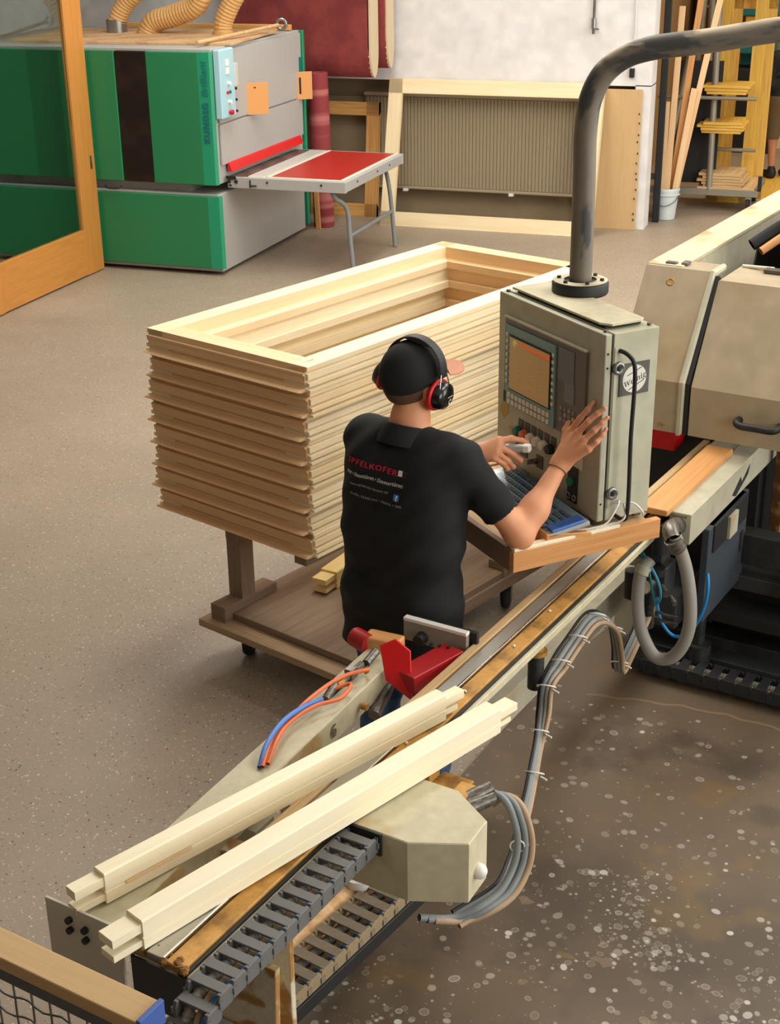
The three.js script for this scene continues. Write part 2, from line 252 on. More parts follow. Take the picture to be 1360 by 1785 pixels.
// ---------------------------------------------------------------- wide belt sander
{
  const o = thing('wide_belt_sander', 'large green and grey wide belt sanding machine with a black stripe and red outfeed table', 'machine', [-5.75, 0, -11.78]);
  const L = 2.95, D = 2.15; // extends to -x and -z
  const fr = (x0, x1, y0, y1, m, n, z = 0, t = .05) => obj(n, bx(x1 - x0, y1 - y0, t, (x0 + x1) / 2, (y0 + y1) / 2, z - t / 2, .008), m, o);
  obj('housing', [bx(L - .16, 1.19, D - .1, -L / 2 + .065, 1.43, -D / 2, .01), bx(L - .16, .72, D - .1, -L / 2 + .065, .39, -D / 2, .01), bx(L - .5, .12, D - .3, -L / 2 - .1, .79, -D / 2, 0)], M.sanderGrey, o);
  fr(-.64, -.13, .84, 2.0, M.green, 'side_panel'); fr(-1.31, -.96, .84, 2.0, M.green, 'side_panel'); fr(-.955, -.645, .84, 2.0, M.sanderBlack, 'inspection_window', -.008); fr(-L, -1.32, .84, 2.0, M.green, 'side_panel');
  fr(-L, -.1, .07, .735, M.green, 'lower_side_panel');
  // chamfered corner strips (lighter green) with lettering
  const strip = (y0, y1) => at(prism([[-.13, -.04], [-.13, 0], [-.02, -.015], [0, -.05], [-.03, -.07]], y1 - y0), 0, y1, 0, Math.PI / 2, 0, 0);
  const cs = obj('corner_strip', strip(.84, 2.0), M.greenLight, o); obj('corner_strip', at(strip(.07, .735), .02, 0, 0), M.greenLight, o);
  const [pg, pm] = printPlane(.72, .1, (g, w, h) => { g.fillStyle = '#075f70'; g.textBaseline = 'middle'; g.font = 'bold ' + Math.round(h * .8) + 'px sans-serif'; g.save(); g.scale(w * .51 / g.measureText('KUNDIG').width, 1); g.fillText('KUNDIG', 0, h / 2); g.restore(); const x = w * .56; g.font = 'italic ' + Math.round(h * .8) + 'px sans-serif'; g.save(); g.translate(x, h / 2); g.scale((w - x - 6) / g.measureText('Brilliant').width, 1); g.fillText('Brilliant', 0, 0); g.restore(); });
  obj('lettering', at(pg, -.072, 1.57, .0, 0, 7.8 * Math.PI / 180, Math.PI / 2), pm, cs);
  // right-hand (infeed) face
  obj('front_cover', [bx(.02, .62, D - .2, .0, 1.69, -D / 2 - .02, .004), bx(.02, .36, D - .2, .0, 1.185, -D / 2 - .02, .004)], M.sanderGrey, o);
  obj('rear_side_panel', [bx(.12, 1.2, .05, -.05, 1.42, -D, .008), bx(.12, .68, .05, -.05, .4, -D, .008)], M.greenLight, o);
  obj('red_guard', at(prism([[0, 0], [.045, .0], [.02, .07], [0, .08]], D - .42), .008, .935, -D + .2), M.red, o);
  obj('label_strip', bx(.004, .3, .05, .013, 1.62, -D + .12, 0), M.teal, o);
  // control panel
  const c = obj('control_panel', bx(.07, .6, .3, .035, 1.72, -.2, .015), M.ctrlBlue, o);
  const pf = [[1.9, -.19], [1.83, -.19]]; pf.forEach(([y, z]) => obj('display', bx(.008, .055, .07, .074, y, z, .002), M.white, c));
  [[1.72, -.2], [1.56, -.2]].forEach(([y, z]) => obj('selector_knob', rod([.07, y, z], [.095, y, z], .018), M.white, c));
  obj('push_button', rod([.07, 1.645, -.17], [.085, 1.645, -.17], .014), M.red, c, 'red round button'); obj('push_button', rod([.07, 1.645, -.22], [.085, 1.645, -.22], .014), M.teal, c, 'teal round button');
  obj('emergency_stop', [rod([.07, 1.47, -.2], [.09, 1.47, -.2], .014), rod([.09, 1.47, -.2], [.108, 1.47, -.2], .026, .022)], M.red, c);
  obj('side_readout', bx(.05, .2, .07, .05, 1.78, -.38, .006), M.alu, o);
  [1.65, 1.55, 1.45].forEach(y => obj('knob', rod([.01, y, -.44], [.04, y, -.44], .012), M.black, o));
  // base feet
  [[-.2, -.25], [-.2, -D + .3], [-L + .4, -.25]].forEach(([x, z]) => obj('foot', [rod([x, 0, z], [x, .05, z], .07, .05), bx(.3, .03, .12, x, .05, z)], M.steelDull, o));
  obj('plinth', bx(L - .3, .05, D - .3, -L / 2 - .05, .055, -D / 2, 0), M.black, o);
  obj('handle', tube([[-1.15, .8, .02], [-1.12, .78, .04], [-1.0, .78, .04], [-.97, .8, .02]], .008, 12, 6), M.black, o);
  // feed table
  const tb = new THREE.Group(); tb.name = 'infeed_table'; tb.position.set(0, 0, 0); o.add(tb);
  obj('table_frame', [bx(1.16, .1, .05, .6, .845, -.2, .006), bx(.05, .1, 1.6, 1.15, .845, -1.0, .012), bx(1.16, .1, .05, .6, .845, -1.8, .006)], M.sanderGrey, tb);
  obj('feed_bed', [bx(.16, .03, 1.6, .1, .88, -1.0, 0)], M.steelDull, tb); obj('roller', bx(.18, .04, 1.56, .29, .885, -1.0, .015), M.alu, tb);
  obj('feed_belt', bx(.68, .02, 1.52, .77, .892, -1.0, .004), M.tableRed, tb); obj('edge_strip', [bx(.03, .024, 1.56, .41, .891, -1.0, 0), bx(.03, .024, 1.56, 1.125, .891, -1.0, 0), bx(.7, .024, .03, .77, .891, -.225, 0)], M.cream, tb);
  [[.1, .03, .06, .89], [.03, .03, .04, .855], [.03, .03, .11, .855], [.03, .012, .05, .82], [.012, .07, .25, .84], [.06, .01, .285, .825]].forEach(q => obj('adjuster', bx(q[0], q[1], .012, q[2], q[3], -.168), M.black, tb));
  [.42, .95].forEach(x => obj('screw', rod([x, .86, -.17], [x, .86, -.165], .01), M.black, tb)); [-.5, -1.05, -1.4].forEach(z => obj('screw', rod([1.17, .85, z], [1.18, .85, z], .01), M.black, tb));
  const legs = (z0, z1) => tube([[1.0, .8, z0], [1.03, .74, z0], [1.09, .62, z1], [1.12, .36, z1], [1.15, .01, z1]], .022, 24, 8);
  obj('leg', legs(-.28, -.42), M.hoseBlueGrey, o); obj('leg', legs(-1.7, -1.62), M.hoseBlueGrey, o); obj('leg_brace', rod([1.12, .36, -.42], [1.12, .36, -1.62], .018), M.hoseBlueGrey, o);
}
// items on and around the sander
tag(obj('cardboard_sheet', at(bx(2.2, .025, 1.25, 0, 0, 0, .004), -6.85, 2.045, -12.7, .012, .06, 0), M.cardboard), 'large brown cardboard sheet lying on top of the green sander', 'cardboard');
tag(obj('timber_rail', bx(1.9, .05, .07, -6.75, 2.06, -13.75, .004), M.larch), 'reddish timber rail along the back of the sander top', 'timber');
{ const o = thing('wooden_handle_stick', 'thin wooden stick with a metal ring end slanting over the sander corner', 'stick', [0, 0, 0]);
  obj('shaft', rod([-5.95, 2.065, -11.95], [-5.72, 2.12, -13.25], .018, .018, 8), M.ply, o); obj('ring', at(norm(new THREE.TorusGeometry(.045, .016, 8, 20)), -5.71, 2.125, -13.31, 0, .3, 0), M.steel, o); }
[[-5.68, 1.52, -12.55, .25, 'square of brown fibreboard hung beside the sander control panel', .29], [-5.72, 1.5, -13.75, .25, 'square of brown fibreboard with a slot on the far sander edge', .27]].forEach(([x, y, z, s, l, h], i) => {
  const o = thing('board_tag', l, 'board', [x, y, z], rad(35), 'fibreboard squares on the sander');
  obj('board', bx(s, h, .012, 0, 0, 0, .002), M.fibre, o); obj('slot', bx(.02, i ? .16 : .01, .004, 0, i ? 0 : .1, .007, 0), M.rubber, o); obj('cord_hook', rod([-.2, .03, .0], [-s / 2, .0, 0], .006, .006, 6), M.black, o); });
[[[-7.28, 2.02, -12.9], [-7.265, 2.17, -12.9], [-7.17, 2.32, -12.9], [-6.98, 2.5, -12.9], [-6.85, 3.35, -12.85], 'beige flexible dust hose with metal collars, leftmost of three'],
 [[-6.95, 2.04, -12.9], [-6.88, 2.15, -12.9], [-6.62, 2.23, -12.9], [-6.36, 2.36, -12.88], [-6.22, 3.35, -12.8], 'beige flexible dust hose bending sideways, middle of three'],
 [[-6.14, 2.04, -12.9], [-6.13, 2.16, -12.9], [-6.06, 2.3, -12.9], [-5.96, 2.48, -12.9], [-5.9, 3.35, -12.85], 'beige ribbed flexible dust hose, rightmost of three on the sander']].forEach((p, i) => {
  const o = thing('dust_hose', p[5], 'hose', [0, 0, 0], 0, 'dust hoses on the sander');
  obj('hose', ribTube(p.slice(0, 5), i == 1 ? .1 : .088, .05, .035, 18), M.hoseBeige, o);
  obj('collar', [rod([p[0][0], 2.02, p[0][2]], [p[0][0], 2.06 + (i ? 0.03 : .12), p[0][2]], .1, .1, 20)], i ? M.hoseBeige : M.steel, o); });
tag(obj('dust_duct', rod([-7.2, 3.42, -12.8], [-4.5, 3.42, -12.8], .16, .16, 24), M.steel), 'round metal dust duct above the sander', 'duct');
// sanding belts hung on the wall and a standing roll of abrasive
{ const grp = 'sanding belts on the wall rack';
  const beltGeo = (ry, rz, top, th) => { const pts = [], n = 22; for (let i = 0; i <= n; i++) { const a = Math.PI * (1 + i / n); pts.push([rz * Math.cos(a), ry * Math.sin(a)]); } const outer = [[-rz, top], ...pts, [rz, top]]; const inner = outer.map(([z, y]) => [z * (1 - th / rz), y > 0 ? y : y * (1 - th / ry)]).reverse(); return prism([...outer, ...inner], 1.55); };
  const mk = (x, y, z, rz, label) => { const o = thing('sanding_belt', label, 'sanding belt', [x, y, z], 0, grp);
    obj('abrasive_face', at(beltGeo(.28, rz, 1.4, .012), 0, 0, 0, 0, Math.PI / 2, 0), M.belt, o); obj('backing_edge', at(prism([...[[-rz, 1.4]], ...Array.from({ length: 15 }, (_, i) => [rz * Math.cos(Math.PI * (1 + i / 14)), .28 * Math.sin(Math.PI * (1 + i / 14))]), [rz, 1.4]], .03), 1.54, 0, 0, 0, Math.PI / 2, 0), M.beltEdge, o); };
  mk(-6.72, 1.8, -14.42, .12, 'wide red-brown sanding belt loop hanging in front on the wall rack'); mk(-6.63, 1.87, -14.68, .1, 'second red-brown sanding belt loop hanging behind the first');
  tag(obj('belt_rack', [rod([-6.85, 3.17, -14.42], [-5.0, 3.17, -14.42], .035), rod([-6.85, 3.22, -14.68], [-5.0, 3.22, -14.68], .035), bx(.05, .3, .5, -6.85, 3.2, -14.62)], M.steelDull), 'metal rack carrying the hanging sanding belts', 'rack'); }
{ const g = lathe([[0, 0], [.105, 0], [.11, .01], [.11, 1.58], [.1, 1.59], [.04, 1.59], [.04, 1.54], [0, 1.54]], 28); const U = g.attributes.uv, P = g.attributes.position; for (let i = 0; i < P.count; i++) U.setXY(i, 0, P.getY(i) / 1.6);
  const m = obj('abrasive_roll', at(g, -5.66, 0, -14.15, 0, 0, .02), M.roll); tag(m, 'standing red and pink roll of abrasive paper behind the sander', 'roll'); }
tag(obj('wood_offcut', at(bx(.05, .75, .03, 0, .375, 0), -5.66, 0, -13.98, -.06, 0, .06), M.beech), 'short wood strip leaning by the abrasive roll', 'wood strip');
// ---------------------------------------------------------------- radiator, leaning window frames and panel at the back wall
{ const o = thing('radiator', 'long ribbed beige radiator under the white wall', 'radiator', [-4.1, 0, -14.98]);
  obj('back_plate', bx(2.75, .98, .03, 0, .79, -.03, .004), M.radiator, o);
  for (let i = 0; i < 70; i++) obj('rib', bx(.033, .95, .014, -1.34 + i * .0389, .79, -.012, .006), M.radiator, o);
  obj('top_rail', bx(2.75, .04, .07, 0, 1.29, 0, .01), M.radiator, o); obj('bottom_rail', bx(2.75, .03, .07, 0, .3, 0, .01), M.radiator, o); [-.9, .3, 1.2].forEach(x => obj('bracket', bx(.05, .03, .08, x, .28, .02), M.white, o)); }
tag(obj('radiator_shield', bx(1.5, .9, .02, -5.75, .8, -15.05, .002), M.nicheWall), 'plain grey panel behind the small window frame', 'panel');
function leaningFrame(name, label, group, x, z, turn, w, h, mw, dp, tilt, m) {
  const o = thing(name, label, 'window frame', [x, 0, z], turn, group); const k = new THREE.Group(); k.name = 'frame'; o.add(k); k.rotation.x = -tilt;
  const prof = (L) => prism([[0, 0], [mw, 0], [mw, dp * .45], [mw - .02, dp * .5], [mw - .02, dp], [.012, dp], [0, dp - .012]], L, .002);
  const part = (n, len, mx) => { const g = uvm(prof(len), 'z'); const me = obj(n, g, m, k); mx(me); };
  part('stile', h, e => { e.rotation.set(-Math.PI / 2, 0, 0); e.position.set(0, 0, 0); e.rotation.set(-Math.PI / 2, 0, 0); });
  part('stile', h, e => { e.rotation.set(-Math.PI / 2, 0, 0); e.scale.x = -1; e.position.set(w, 0, 0); });
  part('rail', w, e => { e.rotation.set(0, Math.PI / 2, Math.PI / 2, 'YZX'); e.rotation.set(0, 0, 0); e.quaternion.setFromRotationMatrix(new THREE.Matrix4().makeBasis(V(0, 1, 0), V(0, 0, -1), V(-1, 0, 0))); e.position.set(w, 0, 0); });
  part('rail', w, e => { e.quaternion.setFromRotationMatrix(new THREE.Matrix4().makeBasis(V(0, -1, 0), V(0, 0, -1), V(1, 0, 0))); e.position.set(0, h, 0); });
  return o;
}
leaningFrame('window_frame', 'large pale timber window frame leaning against the radiator', 'timber frames at the back wall', -5.1, -14.36, 0, 2.3, 1.53, .15, .1, .25, M.pine[1]);
leaningFrame('window_frame', 'smaller timber window frame in the shade behind the red roll', 'timber frames at the back wall', -6.05, -14.72, 0, .78, 1.22, .14, .08, .12, M.larch);
{ const o = thing('panel_board', 'tan fibreboard panel leaning at the wall end', 'panel', [-2.68, 0, -14.84]);
  obj('board', at(bx(.5, 1.42, .022, 0, .71, 0), 0, 0, 0, -.015, 0, 0), M.mdf, o); for (let i = 0; i < 12; i++) obj('nick', bx(.012, .02, .004, .235 + rr(-.01, .005), .1 + i * .1 + rr(-.03, .03), .02, 0), M.rubber, o); obj('wire_hook', rod([-.25, 1.2, .01], [-.14, 1.22, .03], .005, .005, 6), M.steel, o); obj('screw', rod([-.2, .2, .01], [-.2, .2, .02], .012), M.rubber, o); }
{ const o = thing('wall_pipe', 'thin grey conduit with a tap on the white wall', 'pipe', [0, 0, 0]); obj('conduit', rod([-2.96, 1.95, -14.85], [-2.96, 3.6, -14.85], .014, .014, 8), M.steelDull, o); obj('tap', [rod([-2.96, 2.0, -14.85], [-2.96, 2.1, -14.85], .025), rod([-2.96, 2.0, -14.84], [-2.9, 2.0, -14.8], .01)], M.steel, o); }
{ const o = thing('wall_socket', 'small black socket with a thin cable at the wall end', 'socket', [-2.55, 1.58, -14.86]); obj('box', bx(.05, .09, .05, 0, 0, 0, .006), M.black, o); obj('cable', tube([[0, .04, 0], [.01, .5, .0], [0, 1.0, 0], [.01, 1.6, 0]], .008, 12, 6), M.wall, o); }
// ---------------------------------------------------------------- back room
{ const o = thing('bucket', 'white plastic bucket holding wood strips by the wall end', 'bucket', [-2.22, 0, -15.5]);
  obj('body', lathe([[0, .01], [.1, 0], [.105, .01], [.135, .3], [.142, .31], [.142, .34], [.133, .34], [.1, .03], [0, .03]], 28), M.bucket, o); obj('rim', at(norm(new THREE.TorusGeometry(.139, .008, 8, 28)), 0, .27, 0, Math.PI / 2), M.bucket, o);
  obj('handle', tube([[-.14, .27, 0], [-.1, .2, .1], [0, .16, .15], [.1, .2, .1], [.14, .27, 0]], .005, 20, 6), M.steelDull, o);
  const strips = [[-.07, .04, 1.05, -.03], [.0, .06, 2.15, .02], [.05, -.02, 2.6, .16], [-.03, -.05, 1.5, .03], [.06, .05, 1.35, .12], [-.08, -.02, .95, -.02], [.02, -.07, 2.3, .09], [-.05, .06, 1.2, .0]];
  strips.forEach(([x, z, h, l], i) => { const g = at(bx(.062, h, .024, 0, h / 2, 0, .002), x - 2.22, .032, z * .6 - 15.5, -.02 * (i % 3), 0, -l); tag(obj('wood_strip', g, i % 3 ? M.pineEnd[i % 2] : M.beech), ['short', 'tall', 'longest slanting', 'medium', 'medium slanting', 'shortest', 'long slanting', 'stubby'][i] + ' thin wood strip standing in the white bucket', 'wood strip', 'wood strips in the bucket'); });
}
{ const o = thing('timber_trolley', 'grey steel A-frame trolley on casters in the back room', 'trolley', [-1.95, 0, -16.3]); const T = M.trolley;
  obj('base_frame', [bx(1.5, .07, .05, -.1, .22, .3), bx(1.5, .07, .05, -.1, .22, -.5), bx(.05, .07, .8, .62, .22, -.1), bx(.05, .07, .8, -.82, .22, -.1)], T, o);
  [[-.3, -.12, -.5], [.12, .06, .3], [-.05, -.05, -.5]].forEach(([x0, x1, z]) => obj('upright', rod([x0, .24, z], [x1, 2.3, z * .3], .035, .035, 8), T, o)); obj('upright', rod([-.42, .24, .28], [-.1, 2.3, .1], .035, .035, 8), T, o);
  [[1.22, .3], [.62, -.1]].forEach(([y, z]) => obj('crossbar', rod([-.5, y, z], [.55, y, z], .02, .02, 8), T, o));
  [[.55, .28], [.55, -.45], [-.75, .28], [-.75, -.45]].forEach(([x, z]) => { const c = obj('caster', [rod([x - .02, .085, z], [x + .02, .085, z], .085, .085, 20)], M.rubber, o); obj('fork', [bx(.06, .05, .07, x, .18, z), bx(.008, .12, .04, x - .03, .12, z), bx(.008, .12, .04, x + .03, .12, z)], T, c); });
  obj('stop_pin', bx(.04, .16, .05, .66, .33, .3), M.black, o); obj('base_board', bx(.62, .02, .85, .3, .265, -.1), M.ply, o); }
for (const [lvl, y, n, x] of [['upper', 1.27, 3, .27], ['middle', .86, 4, .25], ['lower', .28, 5, .3]]) for (let k = 0; k < n; k++)
  tag(obj('loose_board', at(bx(.42 + .04 * (k % 3), .028, .5, 0, 0, 0, .003), -2.0 + x + rr(-.02, .02), y + k * .031, -16.25 + rr(-.02, .02), 0, rr(-.04, .04), 0), lvl === 'lower' ? M.ply : M.yellowWood), (lvl === 'lower' ? 'dull board, ' : 'yellow board, ') + ['lowest', 'second', 'third', 'fourth', 'fifth'][k] + ' from below in the ' + lvl + ' pile on the trolley', 'board', lvl + ' pile of boards on the trolley');
[['yellow', -1.93, -16.6, 2.35], ['broad yellow', -1.83, -16.78, 2.2]].forEach(([w, x, z, h], i) => leaningFrame('window_frame', w + ' timber window frame standing upright on the trolley, ' + ['left', 'right'][i] + ' of the two', 'yellow frames on the trolley', x, z, rad(i ? 4 : -3), .5, h, .13, .07, .06, M.yellowWood));
tag(obj('black_board', at(bx(.5, 1.3, .03, 0, .65, 0), -2.05, .27, -16.25, -.08, .1, 0), M.rubber), 'dark board leaning inside the trolley', 'board');
{ const o = thing('tool_cabinet', 'teal and yellow tool machine against the far wall', 'machine', [-1.93, 0, -20.4]); obj('body', bx(.9, 1.1, .6, 0, .55, 0, .02), M.black, o); obj('upper_head', bx(.6, .4, .5, .05, 1.95, 0, .03), M.teal, o); obj('middle_head', bx(.6, .25, .5, .05, 1.4, 0, .03), M.teal, o); obj('motor', [rod([.05, 2.15, 0], [.05, 2.5, 0], .2)], M.orange, o); obj('yellow_cover', bx(.35, .25, .45, .1, 1.65, 0, .02), std(0xe0a52c, .5), o); obj('column', bx(.16, 1.4, .2, -.05, 1.5, -.3), M.teal, o); obj('label', bx(.12, .08, .01, .0, 2.0, .256, 0), M.white, o); }
{ const o = thing('door_panel', 'pale beige door leaf standing at the right in the back room', 'door', [-1.72, 0, -20.6], rad(-8)); o.scale.x = .5; obj('stile', bx(.14, 2.35, .06, -.28, 1.18, 0), M.pine[1], o); obj('stile', bx(.14, 2.35, .06, .5, 1.18, 0), M.pine[1], o); obj('rail', bx(.64, .2, .06, .11, .1, 0), M.pine[1], o); obj('rail', bx(.64, .16, .06, .11, 2.27, 0), M.pine[1], o); obj('handle', rod([-.26, 1.1, .03], [-.26, 1.1, .09], .02), M.black, o); obj('panel', bx(.64, 2.0, .02, .11, 1.18, 0), M.brownWall, o); }
tag(obj('dark_curtain', bx(.07, 2.6, .05, -2.29, 1.3, -15.3, .01), M.rubber), 'dark narrow strip standing behind the wall end', 'curtain');
{ const o = thing('shelf_rack', 'wooden rack with small tools on the far wall', 'rack', [-2.1, 0, -21.5]); obj('side_board', bx(.05, 2.6, .5, -.6, 1.3, 0), M.larch, o); obj('side_board', bx(.05, 2.6, .5, 1.5, 1.3, 0), M.larch, o); for (const y of [.3, .8, 1.3, 1.8, 2.3]) obj('shelf', bx(2.1, .03, .5, .45, y, 0), M.larch, o); obj('back_board', bx(2.1, 2.5, .02, .45, 1.3, -.24), M.mdf, o); }
[[-2.4, 1.84, .3, .2, 'black'], [-2.3, 1.34, .22, .3, 'white'], [-1.9, 2.34, .4, .15, 'black'], [-1.2, 2.34, .35, .12, 'black'], [-2.35, .84, .26, .24, 'blackGloss'], [-1.05, 1.84, .3, .24, 'orange']].forEach(([x, y, w, h, m], i) => tag(obj('tool_box', bx(w, h, .3, x, y + h / 2 - .02, -21.42, .02), M[m]), [['black', 'squat black', 'long black', 'flat black', 'glossy black', 'orange'][i], 'box on the far wall rack'].join(' ').replace('black box', 'black box').replace('glossy black box', 'glossy black box') + (m === 'white' ? ', pale' : ''), 'box', 'boxes on the far rack'));
tag(obj('floor_sheet', bx(1.2, .012, 1.6, -1.35, .008, -17.6, .002), M.yellowWood), 'yellow sheet lying on the back room floor', 'sheet');
// ---------------------------------------------------------------- cart with a stack of house-door frames
{
  const o = thing('timber_cart', 'brown plywood transport cart on black casters under the door frames', 'cart', S(-3.9, 4.6), STURN);
  const D = M.deck; // local x = t + 3.9, z = -(s - 4.6)
  obj('deck', bx(.8, .035, 1.5, .02, .235, -.08, .004), D, o); obj('end_board', bx(.86, .035, .2, 0, .2, .66, .004), mapd(woodTex(0xb09676, 0x927557, 44, 2, .6), .75), o);
  obj('beam', bx(.07, .06, 1.5, -.36, .19, -.08), D, o); obj('beam', bx(.07, .06, 1.5, .4, .19, -.08), D, o); obj('cross_foot', bx(.09, .1, .34, -.34, .245, .55), D, o); obj('cross_foot', bx(.09, .1, .34, .38, .245, -.6), D, o);
  obj('post', bx(.085, .4, .085, -.34, .45, .56), D, o); obj('post', bx(.085, .4, .085, .36, .45, -.72), D, o); obj('post', bx(.085, .4, .085, -.34, .45, -.72), D, o); obj('post', bx(.085, .4, .085, .05, .45, .2), D, o);
  obj('top_bar', bx(.07, .05, 1.7, -.3, .632, -.2), D, o); obj('top_bar', bx(.07, .05, 1.7, .12, .632, -.2), D, o);
  for (const [x, z] of [[-.3, .57], [.36, -.55], [-.3, -.6], [.3, .5]]) { const c = obj('caster', at(lathe([[0, -.024], [.05, -.024], [.066, -.018], [.068, 0], [.066, .018], [.05, .024], [0, .024]], 22), x, .068, z, 0, .5, Math.PI / 2), M.rubber, o); obj('fork', [bx(.07, .012, .07, x, .155, z), at(bx(.008, .08, .05, 0, 0, 0), x - .03, .085, z, 0, .5), at(bx(.008, .08, .05, 0, 0, 0), x + .03, .085, z, 0, .5)], M.steelDull, c); }
}
{
  const W = .95, L = 2.13, t = .1045, f = .1, n = 8;
  const shortP = [[-f, t], [0, t], [0, .08], [.014, .078], [.014, .07], [.006, .066], [.006, .034], [0, .03], [-.004, .022], [.002, .016], [.038, .012], [.046, .006], [.03, .001], [0, 0], [-f - .03, 0], [-f - .03, .036], [-f - .004, .04], [-f, .046]];
  const longP = [[-f, t], [-.002, t], [0, t - .002], [0, .086], [-.012, .084], [-.012, .077], [.004, .074], [.004, .05], [-.012, .047], [-.012, .04], [.01, .037], [.01, .022], [-.01, .019], [-.01, .011], [.014, .009], [.014, 0], [-f - .03, 0], [-f - .03, .036], [-f - .004, .04], [-f, .046]];
  const sg = [0, 1].map(() => uvm(prism(shortP, W - .02), 'z')), lg = [0, 1, 2].map(() => uvm(prism(longP, L - .0), 'z'));
  const ord = ['topmost', 'second from the top', 'third from the top', 'fourth from the top', 'fifth from the top', 'third from the bottom', 'second from the bottom', 'lowest'];
  for (let i = 0; i < n; i++) {
    const y = .665 + (n - 1 - i) * t, j = i ? rr(-.012, .012) : 0;
    const o = thing('door_frame', 'pale pine door frame with lipped ends, ' + ord[i] + ' in the stack on the cart', 'door frame', S(-4.65 + j, 3.95 + (i ? rr(-.004, .004) : 0), y), STURN, 'stacked pine door frames'); // near-left corner
    const add = (nm, g, m, bz, p) => { const e = obj(nm, g.clone(), m, o); e.quaternion.setFromRotationMatrix(new THREE.Matrix4().makeBasis(...bz)); e.position.set(...p); };
    // near short member: outward = +z, extruded along x
    add('end_rail', sg[i % 2], M.pineEnd[i % 2], [V(0, 0, 1), V(0, 1, 0), V(-1, 0, 0)], [W - .01, 0, 0]);
    add('end_rail', sg[(i + 1) % 2], M.pineEnd[(i + 1) % 2], [V(0, 0, -1), V(0, 1, 0), V(1, 0, 0)], [.01, 0, -L]);
    add('side_rail', lg[i % 3], M.pine[i % 3], [V(1, 0, 0), V(0, 1, 0), V(0, 0, 1)], [W, 0, -L]);
    add('side_rail', lg[(i + 1) % 3], M.pine[(i + 1) % 3], [V(-1, 0, 0), V(0, 1, 0), V(0, 0, -1)], [0, 0, 0]);
  }
}
function sashBar(name, label, w, h, L, m, o = {}) { // local x across, y up, z toward the near end; near end at z=0 carries a slotted tenon
  const g = thing(name, label, 'timber', [0, 0, 0], 0, o.group);
  const body = prism(o.profile || [[0, 0], [w, 0], [w, h * .36], [w - .004, h * .38], [w - .004, h * .42], [w, h * .44], [w, h - .004], [w - .004, h], [.004, h], [0, h - .004]], L - .16, .001);
  obj('body', uvm(at(body, 0, 0, -L + .08), 'z'), m, g);
  obj('tenon', bx(w * .86, h * .3, .085, w * .5, h * .72, .0395 - .08, .001, 'z'), m, g); obj('tenon', bx(w * .8, h * .22, .085, w * .52, h * .2, .0395 - .08, .001, 'z'), m, g);
  obj('tongue', bx(w * .8, h * .3, .085, w * .5, h * .6, -L + .04, .001, 'z'), m, g); obj('tongue', bx(w * .7, h * .2, .06, w * .5, h * .2, -L + .053, .001, 'z'), m, g);
  if (o.slot) obj('groove', bx(.003, .008, .2, w + .0005, h * .36, -.24, 0), M.pineEnd[0], g);
  return g;
}
function lay(g, p, q) { // near end at p, far end toward q
  const d = V(...q).sub(V(...p)); g.position.set(...p); g.rotation.y = Math.atan2(-d.x, -d.z); return g;
}
lay(sashBar('sash_bar', 'short yellow sash bar with slotted tenon end lying on the cart deck', .09, .085, 1.0, mapd(woodTex(0xf3da98, 0xdcb96c, 48, 3, .5), .5)), S(-4.06, 4.31, .254), S(-4.16, 4.95, .254));
// ---------------------------------------------------------------- two planed bars across the outfeed supports
lay(sashBar('sash_bar', 'pale planed sash bar nearer the worker with a slotted tenon end', .046, .088, 1.36, M.pale, { slot: true, group: 'planed bars on the outfeed' }), R(-2.135, 1.96, .952), R(-1.79, 3.27, .952));
lay(sashBar('sash_bar', 'pale planed sash bar in front, lying across the octagonal motor cover', .062, .082, 1.45, M.pale, { group: 'planed bars on the outfeed' }), R(-1.955, 1.875, .958), R(-1.62, 3.33, .958));
